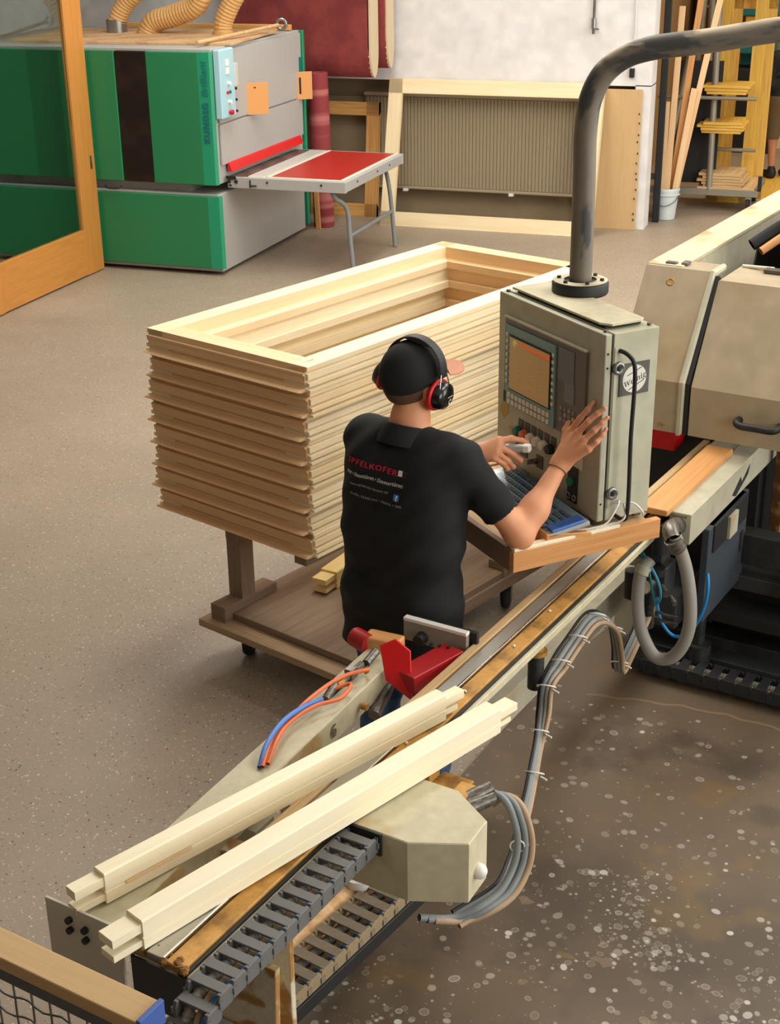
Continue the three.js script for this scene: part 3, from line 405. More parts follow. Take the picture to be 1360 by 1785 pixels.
// ---------------------------------------------------------------- guide rail
function Rth(name, label, cat, a, b, group) { const o = thing(name, label, cat, R(a, b), RTURN, group); return o; }
{
  const o = Rth('guide_rail', 'long steel and bronze guide rail running from the foreground to the machine', 'rail', -1.9, 1.93); const L = 4.0, z = -L / 2; // x: 0 .. .16
  obj('rail_body', bx(.12, .05, L, .06, .905, z, .004, 'z'), M.beigeDusty, o);
  obj('wood_edge', bx(.034, .03, L - .02, .0, .94, z, .006, 'z'), M.ply, o); obj('outer_lip', bx(.012, .016, L - .02, -.02, .93, z, .003, 'z'), M.beech, o);
  obj('steel_track', bx(.048, .02, L - .02, .05, .945, z, .003, 'z'), M.track, o); obj('bright_edge', bx(.007, .028, L - .02, .077, .945, z, .002, 'z'), M.chrome, o);
  obj('bronze_strip', at(bx(.052, .02, L - .02, 0, 0, 0, .004, 'z'), .108, .938, z, 0, 0, -.12), M.bronze, o); obj('slot_line', bx(.01, .012, L - .02, .139, .93, z, 0), M.black, o); obj('lower_lip', bx(.016, .028, L - .02, .15, .915, z, .004, 'z'), M.beigeDusty, o);
  obj('end_cap', bx(.17, .135, .006, .075, .872, .003, .001), M.blackGloss, o); obj('dust_crust', Array.from({ length: 14 }, () => at(norm(new THREE.IcosahedronGeometry(rr(.006, .013), 0)), rr(0, .14), .945, rr(-.05, -.006), rnd(), rnd())), M.dustBrown, o).userData.kind = 'stuff';
  for (let i = 0; i < 5; i++) obj('wood_chip', at(bx(.012, .006, .008), .105 + rr(-.01, .01), .953, -rr(.3, 2.4), 0, rnd() * 3), M.cream, o);
  obj('bracket_plate', at(prism([[0, 0], [.16, .05], [.18, .52], [.0, .52]], .02, .002), .06, .31, -.24), M.rusty, o); obj('bracket_plate', at(prism([[0, 0], [.2, 0], [.2, .52], [.0, .52]], .02, .002), -.05, .3, -.42), M.rusty, o); obj('bracket_plate', bx(.02, .5, .2, .02, .56, -.33), M.rusty, o);
  const leg = obj('support_leg', [rod([-.0, .56, -2.17], [.0, .7, -2.17], .03, .03, 20)], M.machineDark, o); obj('leg_cap', [rod([0, .7, -2.17], [0, .715, -2.17], .04, .04, 20), rod([0, .715, -2.17], [0, .83, -2.17], .028, .028, 16)], M.bronze, leg);
}
{ // girder and sawdust-covered base below the rail
  const o = Rth('base_girder', 'beige steel base girder under the guide rail', 'beam', -2.09, 3.3); obj('girder', [bx(.1, .11, 2.2, 0, .405, -1.85, .004, 'z'), bx(.012, .13, 2.2, .05, .395, -1.85, .002, 'z')], M.beige, o); [-2.2, -2.85].forEach(z => obj('foot', bx(.1, .35, .1, 0, .175, z), M.beige, o));
  const p = Rth('cable_trough', 'low steel trough heaped with sawdust between the drag chains', 'trough', -2.09, 2.15); p.rotation.y -= .073;
  obj('trough', [bx(.27, .02, 1.25, .0, .2, -.55, .003, 'z'), bx(.015, .09, 1.25, -.13, .24, -.55, .003, 'z')], M.steelDull, p); obj('side_plate', bx(.012, .05, 1.25, .13, .215, -.55, .003, 'z'), M.black, p); [-.1, -1.0].forEach(z => obj('foot', bx(.1, .19, .06, -.07, .095, z), M.machineDark, p));
  const W = 14, Lz = 90, gg = new THREE.PlaneGeometry(.17, 1.2, W, Lz); gg.rotateX(-Math.PI / 2); const P = gg.attributes.position; const f = fbm(64, 64, 12, 12, 4, 97); for (let i = 0; i < P.count; i++) { const x = P.getX(i), z = P.getZ(i); P.setY(i, .055 * (1 - Math.pow(Math.abs(x) / .086, 2)) + .05 * (f[(Math.floor((z + 2) * 40) % 64) * 64 + Math.floor((x + 1) * 120) % 64] - .4)); const U = gg.attributes.uv; U.setXY(i, x, z); } gg.computeVertexNormals();
  const sd = obj('sawdust_heap', at(gg, -2.055 + 2.0, .222, -.55), M.sawdust, p); sd.userData.kind = 'stuff';
  const cup = Rth('plastic_cap', 'white plastic cap lying on the sawdust below the motor cover', 'cap', -2.05, 3.12); obj('cup', lathe([[0, .012], [.03, 0], [.04, .004], [.047, .04], [.041, .04], [.034, .012], [0, .02]], 22), M.white, cup).position.y = .275; 
}
function chainLink(w, h, p) { const s = prism([[-p * .55, -h / 2], [p * .4, -h / 2], [p * .55, -h * .2], [p * .55, h * .25], [p * .42, h / 2], [-p * .45, h / 2], [-p * .55, h * .2]], .011, .0015);
  const a = at(s.clone(), w / 2 - .011, 0, 0, 0, Math.PI / 2, 0), b = at(s.clone(), -w / 2, 0, 0, 0, Math.PI / 2, 0);
  return join([a, b, bx(w - .004, .007, p * .6, 0, h / 2 - .002, 0, .002), bx(w - .004, .006, p * .4, 0, -h / 2 + .003, 0, .002), bx(.006, h * .36, p * .3, w / 2 + .001, 0, p * .45, .001), bx(.006, h * .36, p * .3, -w / 2 - .001, 0, p * .45, .001)]); }
function dragChain(o, path, w, h, p, m, label) { // path: [[y,z],...] polyline in the local yz plane at x=0
  const c = new THREE.CatmullRomCurve3(path.map(q => V(0, q[0], q[1])), false, 'centripetal'); const n = Math.floor(c.getLength() / p), g = chainLink(w, h, p);
  for (let i = 0; i < n; i++) { const u = (i + .5) / n, e = new THREE.Mesh(g, m); e.name = 'link'; e.castShadow = e.receiveShadow = true; const P = c.getPointAt(u), T = c.getTangentAt(u); e.position.copy(P); e.quaternion.setFromRotationMatrix(new THREE.Matrix4().makeBasis(V(1, 0, 0), V(0, -T.z, T.y).normalize(), V(0, T.y, T.z))); if (-T.z < 0) e.quaternion.setFromRotationMatrix(new THREE.Matrix4().makeBasis(V(1, 0, 0), V(0, -T.z, T.y).normalize(), V(0, T.y, T.z))); o.add(e); }
  const off = (dx, r, mm, rib) => { const pts = path.map(q => [dx, q[0] - .004, q[1]]); obj('cable', rib ? ribTube(pts, r, .09, .011, 10) : tube(pts, r, 60, 8), mm, o); };
  off(-w * .2, h * .28, M.hoseGrey, true); off(w * .08, h * .18, M.cableTan); off(w * .24, h * .13, M.brightBlue); off(w * .33, h * .13, M.hoseGrey);
}
{ const o = Rth('drag_chain', 'grey cable drag chain curving beside the rail in the foreground', 'drag chain', -1.695, 1.93, 'drag chains');
  const pts = [[.915, -.72]]; for (let z = -.6; z < -.08; z += .15) pts.push([.915, z]); for (let i = 0; i <= 8; i++) { const a = Math.PI / 2 - Math.PI * i / 8; pts.push([.825 + .09 * Math.sin(a), -.03 + .09 * Math.cos(a)]); } pts.push([.735, -.1]);
  dragChain(o, pts, .1, .048, .05, M.chain); }
{ const o = Rth('drag_chain', 'dusty cable drag chain lying low beside the sawdust trough', 'drag chain', -2.03, 2.15, 'drag chains'); o.rotation.y -= .073; const pts = []; for (let z = 0; z > -1.22; z -= .15) pts.push([.255, z]); dragChain(o, pts, .135, .06, .062, M.chainDust); }
{ const o = thing('drag_chain', 'black cable drag chain lying on the floor along the machine base', 'drag chain', R(-2.0, 5.33), RTURN - Math.PI / 2, 'drag chains'); const pts = []; for (let z = 0; z > -1.5; z -= .15) pts.push([.07, z]); dragChain(o, pts, .12, .06, .07, M.chainDark); }
// ---------------------------------------------------------------- octagonal motor cover
{
  const o = Rth('motor_cover', 'beige chamfered steel motor cover beside the rail under the front sash bar', 'machine cover', 0, 0);
  const P = [[-1.74, 2.61], [-1.56, 2.61], [-1.418, 2.685], [-1.425, 2.80], [-1.56, 2.885], [-1.74, 2.885]];
  const g = prism(P, .19, .003); g.rotateX(-Math.PI / 2); obj('housing', uvm(at(g, 0, .76, 0), 'x'), M.beigeDusty, o);
  obj('chain_inlet', bx(.115, .07, .01, -1.695, .915, -2.607, .002), M.black, o); obj('bracket', [bx(.04, .1, .06, -1.69, .9, -2.95), bx(.1, .02, .1, -1.62, .9, -2.95)], M.bronze, o); obj('arm_mount', bx(.3, .05, .08, -1.87, .85, -2.72), M.beige, o);
  obj('cable_gland', [rod([-1.53, .9, -2.88], [-1.48, .915, -2.95], .022, .018), rod([-1.56, .9, -2.88], [-1.5, .93, -2.97], .03, .02)], M.steelDull, o); obj('gland_clamp', bx(.05, .02, .08, -1.56, .925, -2.91), M.bronze, o); obj('rubber_knob', at(norm(new THREE.SphereGeometry(.022, 14, 10)), -1.415, .83, -2.74), M.white, o);
}
{ const mk = (label, m, d) => { const o = Rth('cable_hose', label, 'hose', 0, 0, 'hoses behind the motor cover'); const q = [[-1.53, .885, 2.95], [-1.5, .915, 2.965], [-1.455, .905, 2.965], [-1.42, .832, 2.965], [-1.41, .772, 2.958], [-1.41, .718, 2.936], [-1.42, .669, 2.877], [-1.45, .648, 2.808], [-1.5, .632, 2.752], [-1.56, .665, 2.67]].map(p => [p[0] + d, p[1] - d * .6, -p[2] - d]); obj('hose', tube(q, .011, 60, 8), m, o); obj('cable_tie', at(norm(new THREE.TorusGeometry(.02, .0025, 6, 16)), q[4][0] - d / 2, q[4][1], q[4][2], 0, .5, .6), M.white, o); };
  mk('blue-grey cable hose looping behind the motor cover, inner one', M.hoseBlueGrey, 0); mk('blue-grey cable hose looping behind the motor cover, outer one', M.hoseBlueGrey, .016); mk('brown cable hose looping behind the motor cover', M.cableTan, .03); }
// ---------------------------------------------------------------- stop arm with plate
{
  const o = Rth('stop_arm', 'beige steel stop arm marked 6 with pneumatic lines, left of the rail', 'arm', 0, 0);
  const g = prism([[-2.13, 1.96], [-2.0, 1.96], [-2.1, 3.5], [-2.215, 3.5]], .09, .004); g.rotateX(-Math.PI / 2); obj('arm_beam', uvm(at(g, 0, .855, 0), 'z'), M.beigeDusty, o);
  obj('end_plate', bx(.24, .24, .008, -2.08, .855, -1.952, .001), std(0xc8c2b3, .45), o); [[-2.12, .94], [-2.12, .91], [-2.07, .93], [-2.07, .9]].forEach(([x, y]) => obj('bolt', rod([x, y, -1.948], [x, y, -1.935], .009, .009, 6), M.black, o));
  const [pg, pm] = printPlane(.05, .06, (c, w, h) => { c.fillStyle = '#5c5440'; c.font = 'bold ' + h + 'px sans-serif'; c.textAlign = 'center'; c.textBaseline = 'middle'; c.fillText('6', w / 2, h / 2); }, 128); obj('number', at(pg, -2.066, .902, -3.03, 0, Math.PI / 2 + .06, 0), pm, o);
  [3.2, 2.72].forEach((b, i) => obj('bolt', rod([-2.09 + (3.5 - b) * .06, .9, -b], [-2.07 + (3.5 - b) * .06, .9, -b], .012, .012, 8), M.bronze, o));
  // pneumatics in the beam
  obj('slot', at(bx(.02, .004, .3, 0, 0, 0), -2.155, .9455, -3.28, 0, .06), M.black, o); obj('fitting', [rod([-2.15, .955, -3.35], [-2.15, .97, -3.41], .014), rod([-2.15, .96, -3.2], [-2.155, .96, -3.33], .012), rod([-2.14, .955, -3.1], [-2.145, .975, -3.16], .013), bx(.03, .035, .035, -2.15, .965, -3.26)], M.steelDull, o); obj('fitting', [rod([-2.145, .965, -3.17], [-2.145, .965, -3.2], .013)], M.bronze, o, 'brass fitting');
  obj('air_line', tube([[-2.12, .955, -3.3], [-2.1, .98, -3.28], [-2.14, .985, -3.2], [-2.16, .98, -3.05], [-2.15, .97, -2.9], [-2.12, .975, -2.78], [-2.09, .955, -2.7]], .0065, 50, 8), M.orange, o, 'orange air line'); obj('air_line', tube([[-2.14, .97, -3.14], [-2.1, .98, -3.18], [-2.085, .975, -3.1], [-2.12, .98, -3.02], [-2.14, .975, -2.92], [-2.11, .98, -2.8], [-2.085, .955, -2.72]], .0065, 50, 8), M.orange, o, 'orange air line'); obj('air_line', tube([[-2.14, .965, -3.08], [-2.145, .985, -2.98], [-2.145, .99, -2.88], [-2.12, .98, -2.76], [-2.1, .95, -2.7]], .0075, 50, 8), M.blue, o, 'blue air line');
  // stop head
  obj('pivot_block', at(bx(.13, .05, .07, 0, 0, 0, .01), -2.17, .96, -3.49, 0, .1), M.beech, o); obj('red_knuckle', at(rod([-.045, 0, 0], [.03, 0, 0], .034, .034, 20), -2.235, .955, -3.47, 0, -.3), M.redDark, o);
  obj('red_bar', at(bx(.085, .06, .24, 0, 0, 0, .004), -1.985, .925, -3.47, 0, -.22), M.redDark, o); obj('red_flap', at(prism([[-.045, 0], [.045, -.06], [.03, .1], [-.02, .135], [-.07, .11]], .012, .002), -2.03, .92, -3.36, -.35, .35, 0), M.red, o);
  obj('stop_plate', bx(.24, .075, .022, -2.045, .955, -3.62, .003), std(0x8d897c, .4), o); obj('stop_pad', bx(.24, .08, .018, -2.02, .955, -3.645, .003), M.black, o); obj('clamp_knob', [rod([-2.09, .945, -3.61], [-2.09, .945, -3.575], .022, .02, 10)], M.black, o); obj('top_strip', bx(.24, .012, .024, -2.045, .996, -3.62, .002), M.white, o);
  [[-2.03, -3.56], [-2.0, -3.565], [-1.97, -3.57]].forEach(([x, z]) => obj('screw', rod([x, .955, z], [x, .96, z], .007, .007, 6), M.black, o)); obj('cylinder', rod([-2.1, .87, -3.42], [-2.06, .84, -3.25], .02), M.steelDull, o); obj('post', bx(.09, .85, .09, -2.06, .425, -2.6), M.beige, o); obj('cross_link', bx(.12, .03, .06, -2.0, .86, -2.45), M.rusty, o); obj('cross_link', bx(.12, .03, .06, -2.0, .86, -2.9), M.rusty, o);
}
// ---------------------------------------------------------------- mesh guard fence, bottom left corner
{
  const o = Rth('guard_fence', 'mesh guard fence with a wooden top rail in the bottom left corner', 'fence', -1.615, 1.66);
  obj('wood_rail', bx(1.5, .035, .075, -.75, 1.1, 0, .004, 'x'), M.mdf, o); obj('steel_frame', [bx(1.5, .04, .03, -.75, 1.063, .015), bx(.04, 1.06, .03, -.02, .53, .015), bx(.04, 1.06, .03, -1.48, .53, .015), bx(1.5, .03, .03, -.75, .1, .015)], std(0x4e5257, .5), o); obj('end_cap', bx(.012, .06, .076, .006, 1.095, 0, .002), std(0x3f5fa8, .5), o);
  const wires = []; for (let i = 0; i < 27; i++) { const x = -1.46 + i * .054; wires.push(tube(Array.from({ length: 21 }, (_, k) => [x + (k % 2 ? .004 : -.004), .1 + k * .047, .015 + (k % 2 ? .003 : -.003)]), .0028, 60, 5)); } for (let k = 0; k < 18; k++) { const y = .13 + k * .054; wires.push(tube(Array.from({ length: 28 }, (_, i) => [-1.46 + i * .053, y + (i % 2 ? .004 : -.004), .015 + (i % 2 ? -.003 : .003)]), .0028, 60, 5)); }
  obj('wire_mesh', wires, M.steelDull, o).userData.kind = 'stuff';
}
// ---------------------------------------------------------------- control cabinet on its swing pipe
const CAB = [-1.318, 0, -5.039], CTURN = -rad(43.8);
{
  const o = thing('swing_pipe', 'thick dusty grey pipe bending over from the control cabinet to the right', 'pipe', [0, 0, 0]);
  const pts = [[-1.014, 1.9, -5.041], [-1.014, 2.1, -5.041], [-1.016, 2.3, -5.041], [-1.018, 2.45, -5.041], [-1.005, 2.56, -5.043], [-.965, 2.645, -5.048], [-.9, 2.7, -5.055], [-.82, 2.728, -5.065], [-.62, 2.755, -5.1], [-.396, 2.79, -5.15], [.3, 2.86, -5.29], [.9, 2.91, -5.4]];
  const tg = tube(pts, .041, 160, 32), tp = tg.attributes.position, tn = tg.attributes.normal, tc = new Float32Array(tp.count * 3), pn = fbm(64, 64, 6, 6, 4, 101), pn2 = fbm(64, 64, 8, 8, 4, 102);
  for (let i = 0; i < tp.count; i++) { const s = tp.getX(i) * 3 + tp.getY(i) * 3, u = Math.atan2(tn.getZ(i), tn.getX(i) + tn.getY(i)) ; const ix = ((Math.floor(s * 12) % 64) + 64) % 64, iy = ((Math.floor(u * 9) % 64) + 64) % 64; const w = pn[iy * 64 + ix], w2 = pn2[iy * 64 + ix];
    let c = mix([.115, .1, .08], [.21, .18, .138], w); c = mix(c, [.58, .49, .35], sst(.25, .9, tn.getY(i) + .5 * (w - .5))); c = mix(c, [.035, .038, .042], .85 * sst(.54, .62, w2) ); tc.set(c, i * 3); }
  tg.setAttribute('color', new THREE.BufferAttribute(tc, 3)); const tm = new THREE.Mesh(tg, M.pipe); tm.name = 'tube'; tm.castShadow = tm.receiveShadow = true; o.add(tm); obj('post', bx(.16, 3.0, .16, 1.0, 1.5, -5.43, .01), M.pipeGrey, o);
  const f = obj('flange', at(lathe([[0, 0], [.1, 0], [.104, .006], [.104, .04], [.098, .046], [.062, .048], [.055, .036], [.045, .036], [0, .036]], 36), -1.014, 1.872, -5.041), M.black, o); obj('flange_ring', at(lathe([[.06, 0], [.098, 0], [.1, .003], [.06, .004]], 36), -1.014, 1.918, -5.041), M.beigeDusty, f);
  for (let i = 0; i < 6; i++) obj('bolt', rod([-1.014 + .08 * Math.cos(i * 1.05), 1.92, -5.041 + .08 * Math.sin(i * 1.05)], [-1.014 + .08 * Math.cos(i * 1.05), 1.93, -5.041 + .08 * Math.sin(i * 1.05)], .008, .008, 6), M.black, f);
}
{
  const o = thing('control_cabinet', 'beige machine control cabinet with a screen, push buttons and a long black side handle', 'cabinet', CAB, CTURN);
  const W = .685, D = .222, y0 = 1.171, y1 = 1.858, H = y1 - y0;
  obj('body', bx(W, H, D - .035, W / 2, y0 + H / 2, -D / 2 - .0175, .004), M.cabinet, o); obj('gap_seal', bx(W - .012, H - .012, .01, W / 2, y0 + H / 2, -.033, 0), M.black, o);
  const dr = obj('door', bx(W, H, .028, W / 2, y0 + H / 2, -.014, .006), M.cabinet, o); [[1.79], [1.74], [1.24]].forEach(([y]) => obj('hinge_pin', rod([W, y, -.012], [W + .002, y, -.012], .004, .004, 8), M.black, dr));
  obj('cover_plate', at(prism([[-.3, -.085], [.26, -.085], [.3, -.06], [.3, .06], [.28, .085], [-.28, .085], [-.3, .06]], .008, .001), W / 2, y1 + .012, -.115, -Math.PI / 2), M.beigeDusty, o); obj('plate_gasket', bx(.56, .01, .15, W / 2, y1 + .004, -.115, .002), M.rubber, o);
  [[.03, -.02], [.655, -.02], [.655, -.2], [.03, -.2]].forEach(([x, z]) => obj('lifting_bolt', rod([x, y1, z], [x, y1 + .008, z], .008, .008, 8), M.steelDull, o));
  // operating panel
  const p = obj('operating_panel', bx(.535, .335, .012, .327, 1.607, .004, .004), std(0x6d6760, .45), o); obj('panel_rim', bx(.535, .008, .02, .327, 1.777, .006, .002), M.beige, o);
  obj('screen_bezel', bx(.335, .31, .008, .245, 1.597, .013, .003), std(0x7aa3a3, .45), o);
  const lcd = printPlane(.27, .2, (c, w, h) => { c.fillStyle = '#a88a5e'; c.fillRect(0, 0, w, h); c.fillStyle = '#d8703c'; c.fillRect(w * .22, h * .04, w * .78, h * .07); c.fillStyle = '#d9552b'; c.fillRect(w * .45, h * .115, w * .55, h * .02); c.fillStyle = '#c9c27a'; c.beginPath(); c.arc(w * .13, h * .1, h * .07, 0, 7); c.fill(); c.fillStyle = '#8f9a4c'; c.beginPath(); c.arc(w * .15, h * .13, h * .03, 0, 7); c.fill(); c.fillStyle = '#7d6545'; c.fillRect(w * .16, h * .27, 8, 6); for (let i = 0; i < 7; i++) for (let k = 0; k < 3; k++) if ((i * 3 + k) % 4) c.fillRect(w * (.2 + k * .26), h * (.36 + i * .085), w * .1, 2); c.fillStyle = '#8f7449'; c.fillRect(0, h * .95, w, 2); }, 512, .3);
  lcd[1].emissive = new THREE.Color(1, .8, .5); lcd[1].emissiveMap = lcd[1].map; lcd[1].emissiveIntensity = .22;
  obj('screen_frame', bx(.284, .214, .004, .25, 1.613, .018, .002), M.black, o); obj('screen', at(norm(lcd[0]), .25, 1.613, .0212), lcd[1], o);
  for (let i = 0; i < 8; i++) { obj('soft_key', bx(.014, .013, .005, .092, 1.715 - i * .026, .019, .002), M.cream, o); obj('soft_key', bx(.014, .013, .005, .402, 1.715 - i * .026, .019, .002), M.cream, o); }
  for (let r = 0; r < 2; r++) for (let i = 0; i < 11; i++) obj('function_key', bx(.021, .02, .006, .112 + i * .0265, 1.484 - r * .025, .019, .003), M.cream, o);
  obj('key_switch_cover', bx(.018, .045, .008, .078, 1.47, .014, .002), M.black, o);
  obj('side_display', bx(.1, .12, .003, .475, 1.695, .011, .001), std(0x6a727a, .3), o); obj('side_display', bx(.06, .075, .003, .5, 1.6, .011, .001), std(0x747c82, .3), o);
  for (let r = 0; r < 3; r++) for (let i = 0; i < 4; i++) obj('membrane_key', bx(.018, .015, .003, .45 + i * .026, 1.535 - r * .022, .011, .001), [std(0x86808a, .4), std(0x7c7670, .4), std(0x9a938a, .4)][(r + i) % 3], o);
  obj('membrane_key', bx(.018, .015, .003, .53, 1.51, .012, .001), std(0xd6b52e, .4), o, 'yellow key');
  // push buttons
  const bc = [M.teal, M.orange, M.cream, M.cream, M.cream, M.black]; for (let i = 0; i < 6; i++) { const x = .163 + i * .0445, y = 1.352; obj('button_label', bx(.034, .036, .003, x + .012, y + .032, .0015, .001), std(0x4a4540, .5), o); obj('push_button', [rod([x, y, 0], [x, y, .012], .02, .02, 22), rod([x, y, .012], [x, y, .024], .018, .016, 22)], bc[i], o, ['green', 'orange', 'white', 'white', 'white', 'black'][i] + ' push button'); }
  const sp = obj('switch_plate', bx(.05, .06, .004, .2, 1.29, .002, .001), std(0x4a4540, .5), o); obj('switch_knob', [rod([.185, 1.295, 0], [.185, 1.295, .02], .02, .02, 18), bx(.045, .014, .018, .18, 1.298, .026, .004)], M.black, sp);
  const kp = obj('switch_plate', bx(.045, .05, .004, .31, 1.275, .002, .001), std(0x57514b, .5), o); obj('key', [rod([.295, 1.275, 0], [.295, 1.275, .02], .011, .011, 14), bx(.004, .02, .03, .29, 1.275, .03, .001)], M.steel, kp);
  const ep = obj('switch_plate', bx(.06, .14, .005, .53, 1.265, .0025, .001), std(0x2e2c2a, .5), o); obj('push_button', rod([.525, 1.275, .004], [.525, 1.275, .018], .016, .016, 18), M.green, ep, 'green push button'); [[.51, 1.215], [.545, 1.215]].forEach(([x, y]) => obj('socket', [norm(new THREE.TorusGeometry(.01, .003, 8, 16)).translate(x, y, .006)], M.steel, ep));
  obj('label_plate', bx(.09, .05, .003, .54, 1.36, .0015, 0), M.cream, o); const sk = obj('sticker', at(prism([[0, -.035], [.035, 0], [.03, .03], [-.01, .035], [-.035, .0]], .001), .05, 1.4, .0003), std(0xbfa455, .7), o, 'faded yellow sticker'); obj('sticker', at(prism([[0, -.02], [.03, -.01], [.03, .02], [-.02, .02]], .001), .11, 1.33, .0003), std(0xbfa04a, .7), o, 'faded yellow sticker');
  // right side: handle bar, locks, emblem
  obj('handle_bar', tube([[W, 1.795, -.062], [W + .035, 1.793, -.064], [W + .055, 1.775, -.075], [W + .06, 1.745, -.082], [W + .06, 1.5, -.082], [W + .06, 1.2, -.082], [W + .05, 1.185, -.08], [W, 1.184, -.078]], .0075, 80, 10), M.black, o);
  [1.735, 1.275].forEach(y => { const l = obj('lock', at(lathe([[0, 0], [.024, 0], [.022, .012], [.015, .014], [.012, .01], [0, .01]], 24), W, y, -.055, 0, 0, -Math.PI / 2), M.steel, o); obj('keyway', bx(.004, .016, .01, W + .0125, y, -.055, 0), M.black, l); });
  const [eg, em] = printPlane(.122, .112, (c, w, h) => { c.fillStyle = '#57554f'; c.fillRect(0, 0, w, h); c.fillStyle = '#dcdcd0'; c.beginPath(); c.arc(w / 2, h / 2, h * .44, 0, 7); c.fill(); c.strokeStyle = '#3b3a33'; c.lineWidth = h * .028; c.beginPath(); c.moveTo(w * .24, h * .38); c.lineTo(w * .74, h * .16); c.moveTo(w * .3, h * .84); c.lineTo(w * .82, h * .58); c.stroke(); c.save(); c.translate(w / 2, h * .54); c.rotate(-.32); c.font = 'italic bold ' + Math.round(h * .24) + 'px serif'; c.textAlign = 'center'; c.textBaseline = 'middle'; c.fillStyle = '#3b3a33'; c.fillText('Weinig', 0, 0); c.restore(); }, 512);
  const eb = obj('emblem_plate', bx(.003, .115, .125, W + .0015, 1.688, -.125, 0), std(0x57554f, .5), o); obj('emblem', at(norm(eg), W + .0035, 1.688, -.125, 0, Math.PI / 2, 0), em, eb);
  obj('vertical_fold', bx(.004, H - .1, .012, W + .001, y0 + H / 2, -.045, .001), M.cabinet, o);
}
{
  const o = thing('console_tray', 'wooden tray with raised edges fixed under the control cabinet', 'tray', CAB, CTURN);
  obj('tray_board', bx(.72, .03, .56, .345, 1.133, .07, .003), M.ply, o); obj('front_board', bx(.74, .085, .025, .345, 1.118, .362, .003), M.deck, o);
  obj('side_board', bx(.028, .075, .62, .72, 1.118, .065, .003), M.beech, o); obj('side_strip', bx(.03, .014, .44, .716, 1.162, .15, .003), M.pale, o); obj('side_board', bx(.025, .075, .6, -.03, 1.118, .07, .003), M.beech, o); [[.04, -.2], [.64, -.2], [.04, -.02], [.64, -.02]].forEach(([x, z]) => obj('hanger', bx(.03, .05, .03, x, 1.165, z), M.steelDull, o));
}
{
  const g = new THREE.Vector3(.45, 1.149, .125).applyAxisAngle(V(0, 1, 0), CTURN).add(V(...CAB));
  const o = thing('keyboard', 'grey-blue computer keyboard under a clear plastic cover on the console tray', 'keyboard', [g.x, g.y, g.z], CTURN - .07);
  const tl = new THREE.Group(); tl.name = 'keyboard_body'; tl.rotation.x = .14; tl.position.y = .03; o.add(tl);
  obj('support_block', at(prism([[-.09, 0], [.09, 0], [.09, .018], [-.09, .042]], .56, .002), -.28, 0, 0, 0, Math.PI / 2, 0).translate(0, 0, 0), M.beech, o).rotation.set(0, 0, 0);
  obj('case', bx(.56, .018, .17, 0, .012, 0, .006), std(0xa2a7a8, .5), tl); const km = std(0x5d6670, .5), km2 = std(0x747c84, .5), kg = bx(.0175, .008, .0165, 0, 0, 0, .003);
  const key = (x, z, m, w = 1) => { const e = new THREE.Mesh(kg, m); e.name = 'key'; e.position.set(x, .024, z); e.scale.x = w; e.castShadow = e.receiveShadow = true; tl.add(e); };
  for (let r = 0; r < 6; r++) for (let i = 0; i < 15; i++) { if (r === 5 && i > 3 && i < 9) { if (i === 4) key(-.26 + 6 * .0205, .066, km, 5.6); continue; } key(-.26 + i * .0205, -.066 + r * .0265 + (r ? 0 : -.004), (i === 0 || i === 14 || r === 0) ? km2 : km); }
  for (let r = 1; r < 6; r++) for (let i = 0; i < 3; i++) key(.075 + i * .0205, -.066 + r * .0265, km2); for (let r = 1; r < 6; r++) for (let i = 0; i < 4; i++) key(.155 + i * .0205, -.066 + r * .0265, km);
  obj('blue_edge', bx(.05, .012, .13, .255, .028, .0, .004), M.blue, tl); obj('status_label', bx(.02, .002, .012, .21, .031, .082, 0), M.white, tl);
  obj('plastic_cover', bx(.57, .004, .182, 0, .037, 0, .002), new THREE.MeshPhysicalMaterial({ color: 0xdfe6ea, transmission: 1, roughness: .08, thickness: 0, ior: 1.3 }), tl);
}
{ const q = (x, y, z) => { const v = V(x, y, z).applyAxisAngle(V(0, 1, 0), CTURN).add(V(CAB[0], 0, CAB[2])); return [v.x, v.y, v.z]; };
  tag(obj('red_strap', tube([q(.06, 1.165, .2), q(.1, 1.175, .26), q(.16, 1.172, .28), q(.2, 1.175, .22), q(.13, 1.178, .15)], .01, 40, 8), M.redDark), 'coiled red strap lying on the console tray behind the keyboard', 'strap');
  { const p = thing('ball_pen', 'blue and silver pen lying on the console tray', 'pen', [0, 0, 0]); obj('barrel', rod(q(.03, 1.165, .25), q(.07, 1.168, .16), .006), M.blue, p); obj('tip', rod(q(.07, 1.168, .16), q(.085, 1.169, .13), .006, .003), M.chrome, p); }
  tag(obj('wood_wedge', at(bx(.2, .03, .05, 0, 0, 0, .004), ...q(.06, 1.168, .1), 0, CTURN + .3), M.pine[0]), 'small wooden wedge on the left of the console tray', 'wood piece');
  [['white cable hanging from the cabinet handle, longer loop', [q(.69, 1.24, -.09), q(.73, 1.235, -.05), q(.74, 1.19, .0), q(.72, 1.175, .06), q(.69, 1.172, .12)]], ['white cable arching behind the cabinet handle', [q(.69, 1.235, -.07), q(.73, 1.24, -.12), q(.735, 1.2, -.16), q(.715, 1.172, -.18)]], ['white cable lying along the tray edge', [q(.73, 1.245, -.08), q(.75, 1.2, -.07), q(.73, 1.175, -.03), q(.72, 1.172, .03)]]].forEach(([l, p]) => tag(obj('white_cable', tube(p, .0035, 40, 6), M.white), l, 'cable', 'white cables at the cabinet foot')); }
